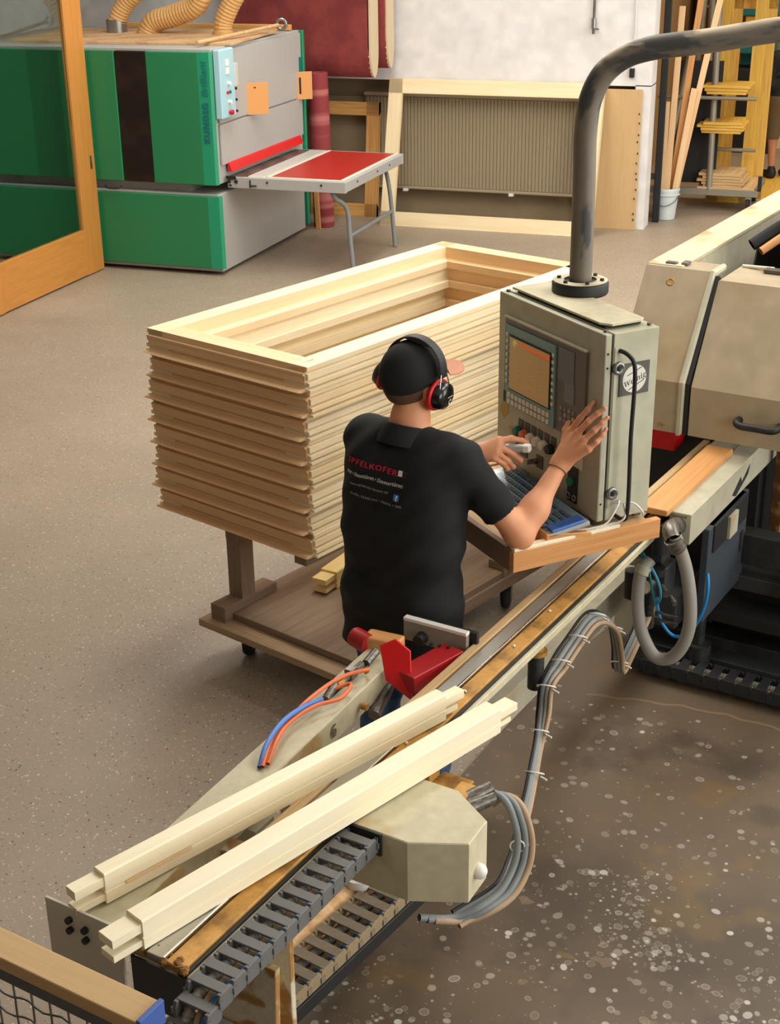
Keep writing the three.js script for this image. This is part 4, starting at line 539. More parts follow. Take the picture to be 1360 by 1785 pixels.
// ---------------------------------------------------------------- the machine on the right
{
  const o = Rth('profiling_machine', 'large beige window profiling machine with a sloping hood and dark base on the right', 'machine', 0, 0);
  const slope = (z0, z1, y0, y1, t, a0, a1) => { const g = prism([[z0, y0], [z0 + t, y0], [z0 + t, 1.27], [z1 + t, y1 - t], [6.18, y1 - t], [6.18, y1], [z1, y1], [z0, 1.27]], a1 - a0, .004); return uvm(at(g, 0, 0, 0, 0, Math.PI / 2, 0).translate(a0, 0, 0), 'x'); }; // profile x=b -> -z
  obj('hood', slope(5.61, 5.87, 1.05, 1.68, .035, -1.915, .4), M.hood, o); obj('hood_end', at(prism([[5.64, 1.06], [5.64, 1.27], [5.9, 1.66], [6.16, 1.66], [6.16, 1.06]], .01), -1.905, 0, 0, 0, Math.PI / 2, 0), M.black, o);
  const side = at(prism([[5.61, 1.05], [5.64, 1.05], [5.64, 1.27], [5.93, 1.675], [6.05, 1.675], [6.05, 1.705], [5.9, 1.705], [5.61, 1.28]], .31, .004), -2.26, 0, 0, 0, Math.PI / 2, 0); obj('side_panel', uvm(side, 'x'), M.hood, o);
  const rim = at(prism([[5.6, 1.045], [5.635, 1.045], [5.635, 1.265], [5.93, 1.68], [6.05, 1.68], [6.05, 1.71], [5.9, 1.71], [5.6, 1.285]], .03, .008), -1.97, 0, 0, 0, Math.PI / 2, 0); obj('panel_rim', rim, M.beige, o); obj('panel_seal', at(prism([[5.61, 1.05], [5.63, 1.05], [5.63, 1.265], [5.93, 1.67], [5.9, 1.69], [5.61, 1.28]], .02), -1.94, 0, 0, 0, Math.PI / 2, 0), M.black, o);
  obj('side_wall', [bx(.16, .66, 3.4, -2.18, 1.37, -7.63, .006, 'z')], M.beige, o); obj('wall_cap', bx(.165, .02, 3.4, -2.18, 1.7, -7.62, .004, 'z'), M.beigeDusty, o);
  obj('bolt_head', at(lathe([[0, 0], [.02, 0], [.02, .008], [.012, .01], [.01, .004], [0, .004]], 20), -2.13, 1.645, -5.868, Math.PI / 2 - .6), M.bronze, o); obj('latch', [bx(.05, .012, .03, -2.16, 1.712, -5.95), bx(.03, .012, .05, -2.1, 1.714, -5.97)], M.steelDull, o); obj('screw', rod([-2.03, 1.08, -5.61], [-2.03, 1.08, -5.6], .008), M.bronze, o);
  const h = obj('hood_handle', tube([[-1.69, 1.16, -5.61], [-1.69, 1.16, -5.57], [-1.675, 1.155, -5.555], [-1.6, 1.155, -5.55], [-1.53, 1.155, -5.555], [-1.515, 1.16, -5.57], [-1.515, 1.16, -5.61]], .016, 40, 12), M.black, o);
  obj('hood_buckle', bx(.09, .02, .05, -1.74, 1.69, -6.1, .006), M.steelDull, o); obj('hood_strap', rod([-1.9, 1.685, -6.15], [-1.75, 1.695, -6.12], .008), M.cream, o);
  obj('interior', [bx(1.6, .05, 2.6, -1.25, 1.03, -7.5, 0)], std(0x85735e, .8), o);
  obj('suction_box', at(prism([[-2.02, 1.1], [-1.0, 1.1], [-1.0, 1.98], [-1.7, 1.98], [-1.95, 1.72]], 1.1, .01), 0, 0, -7.6), M.blackGloss, o); obj('hose', tube([[-1.9, 1.7, -6.4], [-1.8, 1.78, -6.5], [-1.7, 1.82, -6.6], [-1.55, 1.9, -6.65]], .02, 30, 8), M.beech, o); obj('hose', tube([[-1.95, 1.72, -6.42], [-1.85, 1.8, -6.5], [-1.7, 1.9, -6.55], [-1.5, 2.0, -6.6]], .03, 30, 8), M.rubber, o, 'black rubber hose');
  obj('red_block', bx(.17, .12, .3, -2.09, .985, -5.86, .003), M.red, o);
  // dark base
  obj('base_body', [bx(1.7, 1.0, .1, -1.1, .52, -6.7, 0), bx(1.9, .05, 1.5, -1.2, .3, -6.2, 0), bx(.62, .95, 3.1, -1.96, .5, -7.4, 0)], M.black, o);
  obj('front_beam', bx(1.6, .14, .1, -.87, .6, -5.6, .006), M.machineDark, o); obj('front_beam', bx(1.6, .07, .16, -.87, .44, -5.62, .006), M.machineDark, o); obj('edge_rail', bx(1.1, .02, .03, -.9, .68, -5.54, .006), M.steelDull, o);
  obj('lower_plate', bx(1.6, .3, .04, -.87, .27, -5.66, .003), M.black, o); obj('base_rail', bx(2.0, .06, .2, -1.05, .13, -5.62, .006), M.machineDark, o); obj('floor_rail', bx(2.0, .03, .12, -1.05, .09, -5.48, .004), M.machineDark, o);
  obj('brace', at(prism([[-1.9, .2], [-1.78, .2], [-1.6, .62], [-1.6, .7], [-1.68, .7]], .03, .003), 0, 0, -5.53), M.machineDark, o); [[-1.63, .68], [-1.7, .62]].forEach(([x, y]) => obj('bolt', rod([x, y, -5.5], [x, y, -5.485], .016), M.steel, o));
  obj('leveling_foot', [rod([-1.73, .02, -5.42], [-1.73, .17, -5.42], .06, .06, 22), rod([-1.73, .17, -5.42], [-1.73, .3, -5.42], .03, .03)], M.machineDark, o); obj('foot_ring', rod([-1.73, 0, -5.42], [-1.73, .03, -5.42], .066, .064, 22), M.beigeDusty, o); [[-.4, -5.6], [-.4, -7.0], [-2.05, -6.8], [-1.6, -6.4]].forEach(([x, z]) => obj('leveling_foot', rod([x, 0, z], [x, .28, z], .05), M.machineDark, o));
  // beam that carries the rail on through the machine
  obj('carrier_beam', [bx(.09, .13, 2.2, -1.675, .935, -6.0, .004, 'z')], M.beige, o); obj('carrier_top', bx(.19, .02, 2.2, -1.74, .985, -6.0, .003, 'z'), M.beige, o); obj('carrier_stain', at(prism([[5.4, .9], [5.5, .95], [5.52, .92], [5.62, .97], [5.6, .93], [5.45, .88]], .001), -1.6288, 0, 0, 0, Math.PI / 2, 0), M.rubber, o);
  obj('side_plate', bx(.03, .42, .5, -1.625, .66, -5.33, .004), M.navy, o); obj('panel_plate', bx(.035, .12, .42, -1.62, .81, -5.34, .003), M.black, o); obj('plate_stay', bx(.05, .7, .05, -1.72, .6, -5.5), M.machineDark, o); obj('corner_plate', bx(.02, .1, .1, -1.6, .8, -5.34, .002), M.beige, o);
  obj('rust_post', bx(.05, .9, .05, -1.58, .75, -5.95, .003), M.dustBrown, o);
}
tag(obj('wood_board', (() => { const g = bx(.115, .028, .78, 0, 0, 0, .006, 'z'); g.rotateY(RTURN); const p = R(-1.765, 5.23, 1.01); return g.translate(...p); })(), M.beech), 'thick orange-brown wooden board lying on the machine carrier beam', 'board');
{ const o = Rth('valve_cluster', 'dark pneumatic valves and small pipes below the carrier beam', 'valve', -1.77, 4.9);
  obj('valve_block', [bx(.16, .1, .12, -.03, .83, -.02, .01), bx(.12, .14, .12, -.02, .66, -.1, .01), bx(.16, .14, .12, -.02, .48, -.2, .01)], M.machineDark, o); obj('air_unit', [rod([-.0, .56, .05], [-.0, .75, .05], .035, .035, 18), rod([.04, .84, .06], [.04, .94, .06], .03, .03, 18), rod([-.08, .6, .02], [-.08, .72, .02], .03, .03, 18), rod([.02, .74, .05], [.02, .77, .05], .045, .045, 18)], M.black, o);
  const gg = obj('gauge', rod([-.0, .7, .06], [.0, .7, .1], .036, .036, 22), M.steelDull, o); obj('dial', rod([0, .7, .1], [0, .7, .103], .03, .03, 22), M.cream, gg); obj('pipe', [tube([[.03, .62, .1], [.1, .61, .12], [.16, .61, .12]], .007, 16, 6), tube([[.03, .59, .1], [.1, .58, .12], [.16, .58, .12]], .007, 16, 6), tube([[.05, .66, .1], [.06, .6, .13], [.05, .54, .12], [.03, .53, .12]], .006, 16, 6)], M.steelDull, o);
  obj('air_line', tube([[-.04, .86, .08], [.02, .82, .12], [.07, .75, .13], [.08, .68, .12], [.05, .62, .1]], .006, 30, 6), M.cyan, o, 'teal air line'); obj('air_line', tube([[-.03, .85, .1], [.03, .8, .14], [.05, .72, .14], [.06, .64, .12]], .005, 30, 6), M.teal, o, 'dark teal air line'); [[-.05, .77], [.06, .7], [.1, .66]].forEach(([x, y]) => obj('fitting', rod([x, y, .06], [x + .03, y - .01, .09], .011), M.steelDull, o)); obj('bracket', [bx(.14, .012, .1, -.09, .79, .06, .003)], M.beige, o); }
{ const o = Rth('vent_hose', 'thick grey hose hanging in a deep loop below the wooden board', 'hose', 0, 0); obj('hose', tube([[-1.63, .985, -4.72], [-1.61, .92, -4.74], [-1.585, .84, -4.75], [-1.56, .72, -4.75], [-1.555, .6, -4.75], [-1.58, .5, -4.75], [-1.625, .44, -4.75], [-1.68, .43, -4.75], [-1.735, .5, -4.75], [-1.765, .6, -4.75], [-1.772, .7, -4.75], [-1.765, .79, -4.76], [-1.75, .82, -4.8]], .0255, 90, 16), M.hoseGrey, o); obj('collar', [rod([-1.635, .97, -4.715], [-1.615, .925, -4.735], .034, .034, 18)], M.steelDull, o); obj('collar', rod([-1.765, .775, -4.755], [-1.758, .805, -4.77], .03, .03, 18), M.beige, o); obj('elbow', tube([[-1.63, .96, -4.72], [-1.66, .98, -4.76], [-1.68, .96, -4.85], [-1.68, .94, -4.92]], .034, 20, 14), M.steelDull, o); }
tag((() => { const g = tube([[-1.775, .6, -4.98], [-1.77, .53, -4.98], [-1.745, .45, -4.99], [-1.7, .405, -5], [-1.65, .42, -5], [-1.61, .48, -5], [-1.58, .57, -5], [-1.572, .66, -5], [-1.585, .71, -5.02]], .007, 60, 8); const m = obj('air_hose', g, M.brightBlue); m.rotation.y = RTURN; return m; })(), 'bright blue air hose hanging in a loop behind the grey hose', 'hose');
// cables tied along the girder down to the motor cover
[['grey', M.hoseBlueGrey, 0, .012], ['pale grey', M.hoseGrey, .018, .01], ['tan', M.cableTan, .034, .009], ['thin black', M.black, -.018, .006]].forEach(([c, m, d, r], i) => {
  const o = Rth('tied_cable', c + ' cable running with the bundle along the girder to the motor cover', 'cable', 0, 0, 'cable bundle on the girder'); const k = i * .5;
  const pts = [[-1.83, .52, -5.05], [-1.835, .36, -4.8], [-1.845, .32, -4.765], [-1.85, .42, -4.75], [-1.845, .58, -4.66], [-1.85, .68, -4.52], [-1.85, .7, -4.43], [-1.85, .68, -4.32], [-1.85, .645, -4.18], [-1.85, .602, -4.073], [-1.83, .527, -4.008], [-1.8, .466, -3.916], [-1.75, .445, -3.773], [-1.68, .465, -3.585], [-1.6, .531, -3.377], [-1.52, .598, -3.181], [-1.46, .643, -3.014], [-1.44, .65, -2.9], [-1.5, .63, -2.76]];
  obj('cable', tube(pts.map(([x, y, z], j) => [x + d * (j > 10 ? .6 : 1), y + (j > 2 && j < 9 ? -d * .6 : 0) - (j > 10 ? d * .5 : 0), z + d * .3]), r, 140, 8), m, o);
});
[[4.32, .68], [4.18, .645], [4.06, .6], [3.95, .482, -1.81], [3.76, .44, -1.737], [4.68, .55], [4.77, .35], [4.5, .69]].forEach(([b, y, a], i) => { const p = R(a || -1.838, b, y); tag(obj('cable_tie', [at(norm(new THREE.TorusGeometry(.034, .003, 6, 20)), ...p, .9, RTURN + .3, 0), at(bx(.03, .006, .006, .045, 0, 0, .001), ...p, 0, RTURN - .3, 0)], M.white), 'white cable tie around the cable bundle, ' + ['fifth', 'fourth', 'third', 'second', 'first', 'seventh', 'eighth', 'sixth'][i] + ' from the motor cover end', 'cable tie', 'cable ties on the bundle'); });
// ---------------------------------------------------------------- people
function surfaceNets(f, mn, mx, cell) {
  const nx = Math.ceil((mx[0] - mn[0]) / cell) + 1, ny = Math.ceil((mx[1] - mn[1]) / cell) + 1, nz = Math.ceil((mx[2] - mn[2]) / cell) + 1;
  const v = new Float32Array(nx * ny * nz), id = (i, j, k) => (k * ny + j) * nx + i;
  for (let k = 0; k < nz; k++) for (let j = 0; j < ny; j++) for (let i = 0; i < nx; i++) v[id(i, j, k)] = f(mn[0] + i * cell, mn[1] + j * cell, mn[2] + k * cell);
  const vi = new Int32Array(v.length).fill(-1), pos = [], idx = [];
  const E = [[0, 0, 0, 1, 0, 0], [0, 1, 0, 1, 1, 0], [0, 0, 1, 1, 0, 1], [0, 1, 1, 1, 1, 1], [0, 0, 0, 0, 1, 0], [1, 0, 0, 1, 1, 0], [0, 0, 1, 0, 1, 1], [1, 0, 1, 1, 1, 1], [0, 0, 0, 0, 0, 1], [1, 0, 0, 1, 0, 1], [0, 1, 0, 0, 1, 1], [1, 1, 0, 1, 1, 1]];
  for (let k = 0; k < nz - 1; k++) for (let j = 0; j < ny - 1; j++) for (let i = 0; i < nx - 1; i++) {
    let c = 0, x = 0, y = 0, z = 0; 
    for (const e of E) { const a = v[id(i + e[0], j + e[1], k + e[2])], b = v[id(i + e[3], j + e[4], k + e[5])]; if ((a < 0) !== (b < 0)) { const t = a / (a - b); x += e[0] + (e[3] - e[0]) * t; y += e[1] + (e[4] - e[1]) * t; z += e[2] + (e[5] - e[2]) * t; c++; } }
    if (c) { vi[id(i, j, k)] = pos.length / 3; pos.push(mn[0] + (i + x / c) * cell, mn[1] + (j + y / c) * cell, mn[2] + (k + z / c) * cell); }
  }
  const quad = (a, b, c, d, fl) => { if (a < 0 || b < 0 || c < 0 || d < 0) return; fl ? idx.push(a, b, c, a, c, d) : idx.push(a, c, b, a, d, c); };
  for (let k = 1; k < nz - 1; k++) for (let j = 1; j < ny - 1; j++) for (let i = 1; i < nx - 1; i++) {
    const s = v[id(i, j, k)] < 0;
    if (s !== v[id(i + 1, j, k)] < 0) quad(vi[id(i, j - 1, k - 1)], vi[id(i, j, k - 1)], vi[id(i, j, k)], vi[id(i, j - 1, k)], s);
    if (s !== v[id(i, j + 1, k)] < 0) quad(vi[id(i - 1, j, k - 1)], vi[id(i - 1, j, k)], vi[id(i, j, k)], vi[id(i, j, k - 1)], s);
    if (s !== v[id(i, j, k + 1)] < 0) quad(vi[id(i - 1, j - 1, k)], vi[id(i, j - 1, k)], vi[id(i, j, k)], vi[id(i - 1, j, k)], s);
  }
  const g = new THREE.BufferGeometry(); g.setAttribute('position', new THREE.Float32BufferAttribute(pos, 3)); g.setIndex(idx);
  const nn = new Float32Array(pos.length), h = cell * .5; for (let q = 0; q < pos.length; q += 3) { const x = pos[q], y = pos[q + 1], z = pos[q + 2]; const a = f(x + h, y, z) - f(x - h, y, z), b = f(x, y + h, z) - f(x, y - h, z), c = f(x, y, z + h) - f(x, y, z - h), l = Math.hypot(a, b, c) || 1; nn[q] = a / l; nn[q + 1] = b / l; nn[q + 2] = c / l; }
  g.setAttribute('normal', new THREE.BufferAttribute(nn, 3)); const uv = new Float32Array(pos.length / 3 * 2); for (let q = 0; q < uv.length / 2; q++) { uv[q * 2] = pos[q * 3] + pos[q * 3 + 2] * .4; uv[q * 2 + 1] = pos[q * 3 + 1]; } g.setAttribute('uv', new THREE.BufferAttribute(uv, 2));
  return norm(g);
}
const smin = (a, b, k) => { const h = Math.max(k - Math.abs(a - b), 0) / k; return Math.min(a, b) - h * h * k * .25; };
function cap(a, b, ra, rb) { const dx = b[0] - a[0], dy = b[1] - a[1], dz = b[2] - a[2], L = dx * dx + dy * dy + dz * dz; return (x, y, z) => { let t = ((x - a[0]) * dx + (y - a[1]) * dy + (z - a[2]) * dz) / L; t = t < 0 ? 0 : t > 1 ? 1 : t; return Math.hypot(x - a[0] - dx * t, y - a[1] - dy * t, z - a[2] - dz * t) - ra - (rb - ra) * t; }; }
function ell(c, r, yaw = 0) { const cs = Math.cos(yaw), sn = Math.sin(yaw), m = Math.min(...r); return (x, y, z) => { const X = x - c[0], Y = y - c[1], Z = z - c[2], u = X * cs - Z * sn, w = X * sn + Z * cs; const k0 = Math.hypot(u / r[0], Y / r[1], w / r[2]), k1 = Math.hypot(u / r[0] ** 2, Y / r[1] ** 2, w / r[2] ** 2); return k1 < 1e-9 ? -m : k0 * (k0 - 1) / k1; }; }
function blend(list, k) { return (x, y, z) => { let d = 1e3; for (const q of list) d = smin(d, q(x, y, z), k); return d; }; }
const lerp3 = (a, b, t) => [a[0] + (b[0] - a[0]) * t, a[1] + (b[1] - a[1]) * t, a[2] + (b[2] - a[2]) * t];
function cut(f, p, n) { return (x, y, z) => Math.max(f(x, y, z), (x - p[0]) * n[0] + (y - p[1]) * n[1] + (z - p[2]) * n[2]); }
function finger(pts, r0, r1) { const l = []; for (let i = 0; i < pts.length - 1; i++) { const n = pts.length - 1; l.push(cap(pts[i], pts[i + 1], r0 + (r1 - r0) * i / n, r0 + (r1 - r0) * (i + 1) / n)); } return l; }
{
  // local axes: x to the person's right, y up, -z the way the body faces
  const o = thing('person', 'man in black polo shirt and cap seen from behind, operating the control cabinet', 'person', [-1.445, 0, -4.255], -rad(18));
  const hy = rad(-14), hc = [-.012, 1.712, -.085]; // head turned to the right
  const hl = (x, y, z) => [hc[0] + 1.06 * (x * Math.cos(hy) + z * Math.sin(hy)), hc[1] + 1.04 * y, hc[2] + 1.06 * (-x * Math.sin(hy) + z * Math.cos(hy))]; // head-local to person-local
  const RS = [.2, 1.475, -.06], RE = [.362, 1.2, -.185], RW = [.386, 1.4, -.41], LS = [-.195, 1.48, -.06], LE = [-.15, 1.235, -.25], LW = [.115, 1.415, -.262];
  const torso = [cap([-.095, 1.37, -.02], [.095, 1.37, -.02], .112, .112), cap([-.1, 1.44, -.03], [.1, 1.44, -.03], .085, .085), cap([-.075, 1.15, 0], [.075, 1.15, 0], .105, .105), cap([-.085, .96, .01], [.085, .96, .01], .11, .11), cap(LS, [-.06, 1.5, -.035], .058, .045), cap(RS, [.06, 1.5, -.035], .058, .045)];
  const legs = [cap([-.1, .93, 0], [-.115, .52, -.015], .092, .06), cap([-.115, .52, -.015], [-.12, .1, .025], .06, .04), cap([.1, .93, 0], [.125, .52, -.02], .092, .06), cap([.125, .52, -.02], [.13, .1, .02], .06, .04), cap([-.12, .05, .04], [-.135, .035, -.13], .038, .034), cap([.13, .05, .035], [.145, .035, -.14], .038, .034)];
  const arms = [cap(RS, RE, .055, .043), cap(RE, lerp3(RE, RW, .35), .041, .043), cap(lerp3(RE, RW, .35), RW, .043, .028), cap(LS, LE, .055, .043), cap(LE, lerp3(LE, LW, .35), .041, .042), cap(lerp3(LE, LW, .35), LW, .042, .028)];
  const neck = [cap([0, 1.5, -.03], [.0, 1.665, -.07], .06, .056), cap([-.05, 1.51, -.035], [0, 1.59, -.05], .025, .045), cap([.05, 1.51, -.035], [0, 1.59, -.05], .025, .045)];
  const skull = [ell(hl(0, .02, .005), [.082, .102, .103], hy), cap(hl(0, -.055, -.035), hl(0, -.085, -.07), .055, .03), ell(hl(0, -.03, -.03), [.066, .08, .07], hy), cap(hl(0, .005, -.092), hl(0, -.03, -.112), .009, .014), cap(hl(-.03, .02, -.085), hl(.03, .02, -.085), .012, .012), cap(hl(-.02, -.062, -.092), hl(.02, -.062, -.092), .008, .008), ell(hl(.08, -.015, .005), [.01, .03, .02], hy), ell(hl(-.08, -.015, .005), [.01, .03, .02], hy)];
  const bodyF = blend([...torso, ...legs, ...arms, ...neck], .05), headF = blend([...skull, ...neck.slice(0, 1)], .02);
  const k = { i: [.386, 1.5, -.466], m: [.424, 1.506, -.448], r: [.459, 1.494, -.432], p: [.485, 1.468, -.42] };
  const rh = [cap(RW, k.i, .027, .015), cap(RW, k.m, .026, .015), cap(RW, k.r, .026, .014), cap(RW, k.p, .025, .013), cap(lerp3(RW, k.i, .35), [.352, 1.452, -.49], .02, .014)];
  const rf = [finger([k.i, [.413, 1.548, -.482], [.436, 1.583, -.495], [.452, 1.61, -.502]], .0115, .0078), finger([k.m, [.462, 1.556, -.455], [.49, 1.586, -.466], [.511, 1.606, -.474]], .0118, .0078), finger([k.r, [.494, 1.533, -.44], [.514, 1.56, -.455], [.527, 1.578, -.468]], .0112, .0075), finger([k.p, [.508, 1.496, -.434], [.52, 1.519, -.452], [.526, 1.538, -.464]], .01, .007), finger([[.352, 1.452, -.49], [.338, 1.48, -.512], [.342, 1.505, -.527]], .0125, .009)].map(f => blend(f, .008));
  const rHand = (x, y, z) => { let d = blend(rh, .022)(x, y, z); d = smin(d, cap(lerp3(RE, RW, .8), RW, .031, .028)(x, y, z), .02); for (const f of rf) d = smin(d, f(x, y, z), .007); return d; };
  const q = { i: [.186, 1.468, -.318], m: [.195, 1.454, -.302], r: [.196, 1.436, -.288], p: [.19, 1.416, -.278] };
  const lh = [cap(LW, q.i, .026, .016), cap(LW, q.m, .026, .015), cap(LW, q.r, .026, .014), cap(LW, q.p, .024, .013), cap(lerp3(LW, q.i, .3), [.152, 1.41, -.312], .019, .014)];
  const lf = [finger([q.i, [.212, 1.468, -.36], [.237, 1.455, -.39], [.252, 1.447, -.402]], .0115, .008), finger([q.m, [.228, 1.418, -.345], [.246, 1.391, -.368], [.24, 1.376, -.378]], .0118, .008), finger([q.r, [.222, 1.396, -.325], [.231, 1.37, -.345], [.221, 1.36, -.355]], .011, .0075), finger([q.p, [.212, 1.388, -.31], [.216, 1.364, -.33], [.206, 1.356, -.342]], .0098, .007), finger([[.152, 1.41, -.312], [.163, 1.402, -.348], [.185, 1.402, -.372]], .0125, .009)].map(f => blend(f, .008));
  const lHand = (x, y, z) => { let d = blend(lh, .022)(x, y, z); d = smin(d, cap(lerp3(LE, LW, .8), LW, .031, .028)(x, y, z), .02); for (const f of lf) d = smin(d, f(x, y, z), .007); return d; };
  obj('body', [surfaceNets(bodyF, [-.32, -.02, -.46], [.48, 1.68, .16], .011), surfaceNets(headF, [-.12, 1.56, -.24], [.14, 1.88, .06], .005), surfaceNets(rHand, [.29, 1.33, -.56], [.56, 1.64, -.36], .0032), surfaceNets(lHand, [.05, 1.32, -.44], [.28, 1.51, -.21], .0032)], M.skin, o);
  // polo shirt
  const fold = (x, y, z) => .0035 * Math.sin(y * 38 + x * 22 + z * 9) * sst(1.32, 1.05, y) + .003 * Math.sin(x * 40 - y * 26) * sst(1.3, 1.0, y) + .0025 * Math.sin((x - y) * 55);
  const tb = blend(torso.concat([cap([-.095, .78, .01], [.095, .78, .01], .122, .122), cap([-.09, .95, .0], [.09, .95, .0], .116, .116), cap([-.09, 1.15, .0], [.09, 1.15, .0], .112, .112), cap([-.092, 1.27, -.01], [.092, 1.27, -.01], .112, .112)]), .07);
  const sl = (s, e, t) => { const m = lerp3(s, e, t), d = [e[0] - s[0], e[1] - s[1], e[2] - s[2]], L = Math.hypot(...d); return cut(cap(s, lerp3(s, e, t + .3), .062, .066), m, d.map(v => v / L)); };
  const slR = sl(RS, RE, .66), slL = sl(LS, LE, .66);
  const shirtF = (x, y, z) => { let d = tb(x, y, z) - .02; d = smin(d, slR(x, y, z) - .004, .03); d = smin(d, slL(x, y, z) - .004, .03); d += fold(x, y, z); d = Math.max(d, .768 - y + .012 * Math.sin(x * 14)); d = Math.max(d, y - 1.6); return d; };
  obj('polo_shirt', surfaceNets(shirtF, [-.34, .69, -.36], [.48, 1.62, .2], .0085), M.shirt, o);
  const col = (r0, y0, r1, y1) => { const g = new THREE.CylinderGeometry(r1, r0, y1 - y0, 40, 2, true); g.translate(0, (y0 + y1) / 2, 0); return g; };
  const cg = lathe([[.104, 1.482], [.101, 1.5], [.09, 1.53], [.08, 1.548], [.073, 1.552], [.068, 1.545], [.07, 1.52], [.075, 1.48]], 40); cg.translate(0, -1.53, 0); cg.rotateX(-.32); cg.translate(0, 1.548, -.036); obj('collar', cg, M.shirt, o);
  // jeans, shoes
  const jf = blend([...legs.slice(0, 4), cap([-.085, .94, .01], [.085, .94, .01], .112, .112)], .035);
  obj('jeans', surfaceNets((x, y, z) => Math.max(jf(x, y, z) - .016 - .008 * sst(.5, .1, y) + .003 * Math.sin(y * 60 + x * 30), Math.max(.045 - y, y - 1.0)), [-.26, .02, -.2], [.28, 1.03, .2], .01), M.denim, o);
  for (const [x, z] of [[-.127, -.045], [.137, -.05]]) { const s = obj('shoe', surfaceNets((X, Y, Z) => Math.max(blend([cap([x, .055, z + .09], [x * 1.06, .04, z - .1], .048, .044), cap([x, .08, z + .08], [x, .11, z + .07], .05, .05)], .04)(X, Y, Z), .012 - Y), [x - .09, 0, z - .18], [x + .09, .18, z + .17], .008), M.shoe, o); obj('sole', surfaceNets((X, Y, Z) => Math.max(cap([x, .055, z + .09], [x * 1.06, .04, z - .1], .053, .049)(X, Y, Z), Math.max(Y - .02, .001 - Y)), [x - .09, -.02, z - .18], [x + .09, .05, z + .17], .007), M.rubber, s); }
  // hair, cap
  const hf = ell(hl(0, .012, .008), [.088, .108, .11], hy);
  const ch = Math.cos(hy), shh = Math.sin(hy); const fwd = (x, z) => -((x - hc[0]) * shh + (z - hc[2]) * ch); // + toward the face
  obj('hair', surfaceNets((x, y, z) => Math.max(hf(x, y, z), Math.max(hc[1] - .062 - y, fwd(x, z) - .045)), [-.12, 1.64, -.24], [.14, 1.88, .06], .005), M.hair, o);
  const cf = ell(hl(0, .03, .008), [.097, .112, .119], hy);
  const capM = obj('cap', surfaceNets((x, y, z) => { const f = fwd(x, z); let d = Math.max(cf(x, y, z) , hc[1] + .005 + f * .32 - y); const a = hl(-.03, -.03, .115); d = Math.max(d, .03 - Math.hypot(x - a[0], (y - a[1]) * 1.0, z - a[2])); return d; }, [-.14, 1.66, -.26], [.16, 1.9, .08], .005), M.shirt, o);
  { const sh = new THREE.Shape(); sh.moveTo(-.078, 0); sh.quadraticCurveTo(-.085, .085, 0, .1); sh.quadraticCurveTo(.085, .085, .078, 0); sh.quadraticCurveTo(0, .045, -.078, 0); const g = norm(new THREE.ExtrudeGeometry(sh, { depth: .004, bevelEnabled: true, bevelThickness: .001, bevelSize: .001, bevelSegments: 1, curveSegments: 20 })); const P = g.attributes.position; for (let i = 0; i < P.count; i++) P.setZ(i, P.getZ(i) - 2.6 * P.getX(i) ** 2); g.computeVertexNormals(); g.rotateX(-Math.PI / 2 - .12); const b = obj('brim', g, M.capTan, capM); const c = hl(0, .035, -.085); b.position.set(...c); b.rotation.y = hy; b.scale.set(1.12, 1, 1.15); }
  obj('cap_button', at(norm(new THREE.SphereGeometry(.008, 10, 8)), ...hl(0, .137, .008)), M.shirt, capM);
  // watch, bracelet
  const band = (c, d, r, w, m, n) => { const b = obj(n, norm(new THREE.CylinderGeometry(r, r, w, 28, 1, true).rotateX(0)), m, o); b.position.set(...c); b.quaternion.setFromUnitVectors(V(0, 1, 0), V(...d).normalize()); return b; };
  const wd = [LW[0] - LE[0], LW[1] - LE[1], LW[2] - LE[2]], wc = lerp3(LE, LW, .93); const ws = surfaceNets((x, y, z) => { const t = ((x - wc[0]) * wd[0] + (y - wc[1]) * wd[1] + (z - wc[2]) * wd[2]) / Math.hypot(...wd); return Math.max(cap(LE, LW, .044, .0335)(x, y, z), Math.abs(t) - .011); }, [wc[0] - .06, wc[1] - .06, wc[2] - .06], [wc[0] + .06, wc[1] + .06, wc[2] + .06], .0035); const wt = obj('wristwatch', ws, M.black, o); obj('watch_case', at(rod([0, 0, 0], [0, .012, 0], .021, .019, 20), wc[0] - .012, wc[1] + .03, wc[2] + .006, 0, 0, .5), M.blackGloss, wt);
  const bd = V(RW[0] - RE[0], RW[1] - RE[1], RW[2] - RE[2]).normalize(), bp = lerp3(RE, RW, .9); const tg = norm(new THREE.TorusGeometry(.0335, .0022, 6, 40)); tg.applyQuaternion(new THREE.Quaternion().setFromUnitVectors(V(0, 0, 1), bd)); tg.translate(...bp); obj('bracelet', tg, std(0x8c5a20, .6), o);
  // print on the back of the shirt
  { const nx = 48, ny = 30, x0 = -.175, x1 = .1, y0 = 1.315, y1 = 1.475, g = new THREE.PlaneGeometry(1, 1, nx, ny), P = g.attributes.position, U = g.attributes.uv;
    for (let i = 0; i < P.count; i++) { const x = x0 + (P.getX(i) + .5) * (x1 - x0), y = y0 + (P.getY(i) + .5) * (y1 - y0); let z = .3; for (let s = 0; s < 80; s++) { const d = shirtF(x, y, z); if (d < .0012) break; z -= Math.max(.0008, d * .5); if (z < -.05) { z = -.05; break; } } P.setXYZ(i, x, y, z + .0012); } g.computeVertexNormals();
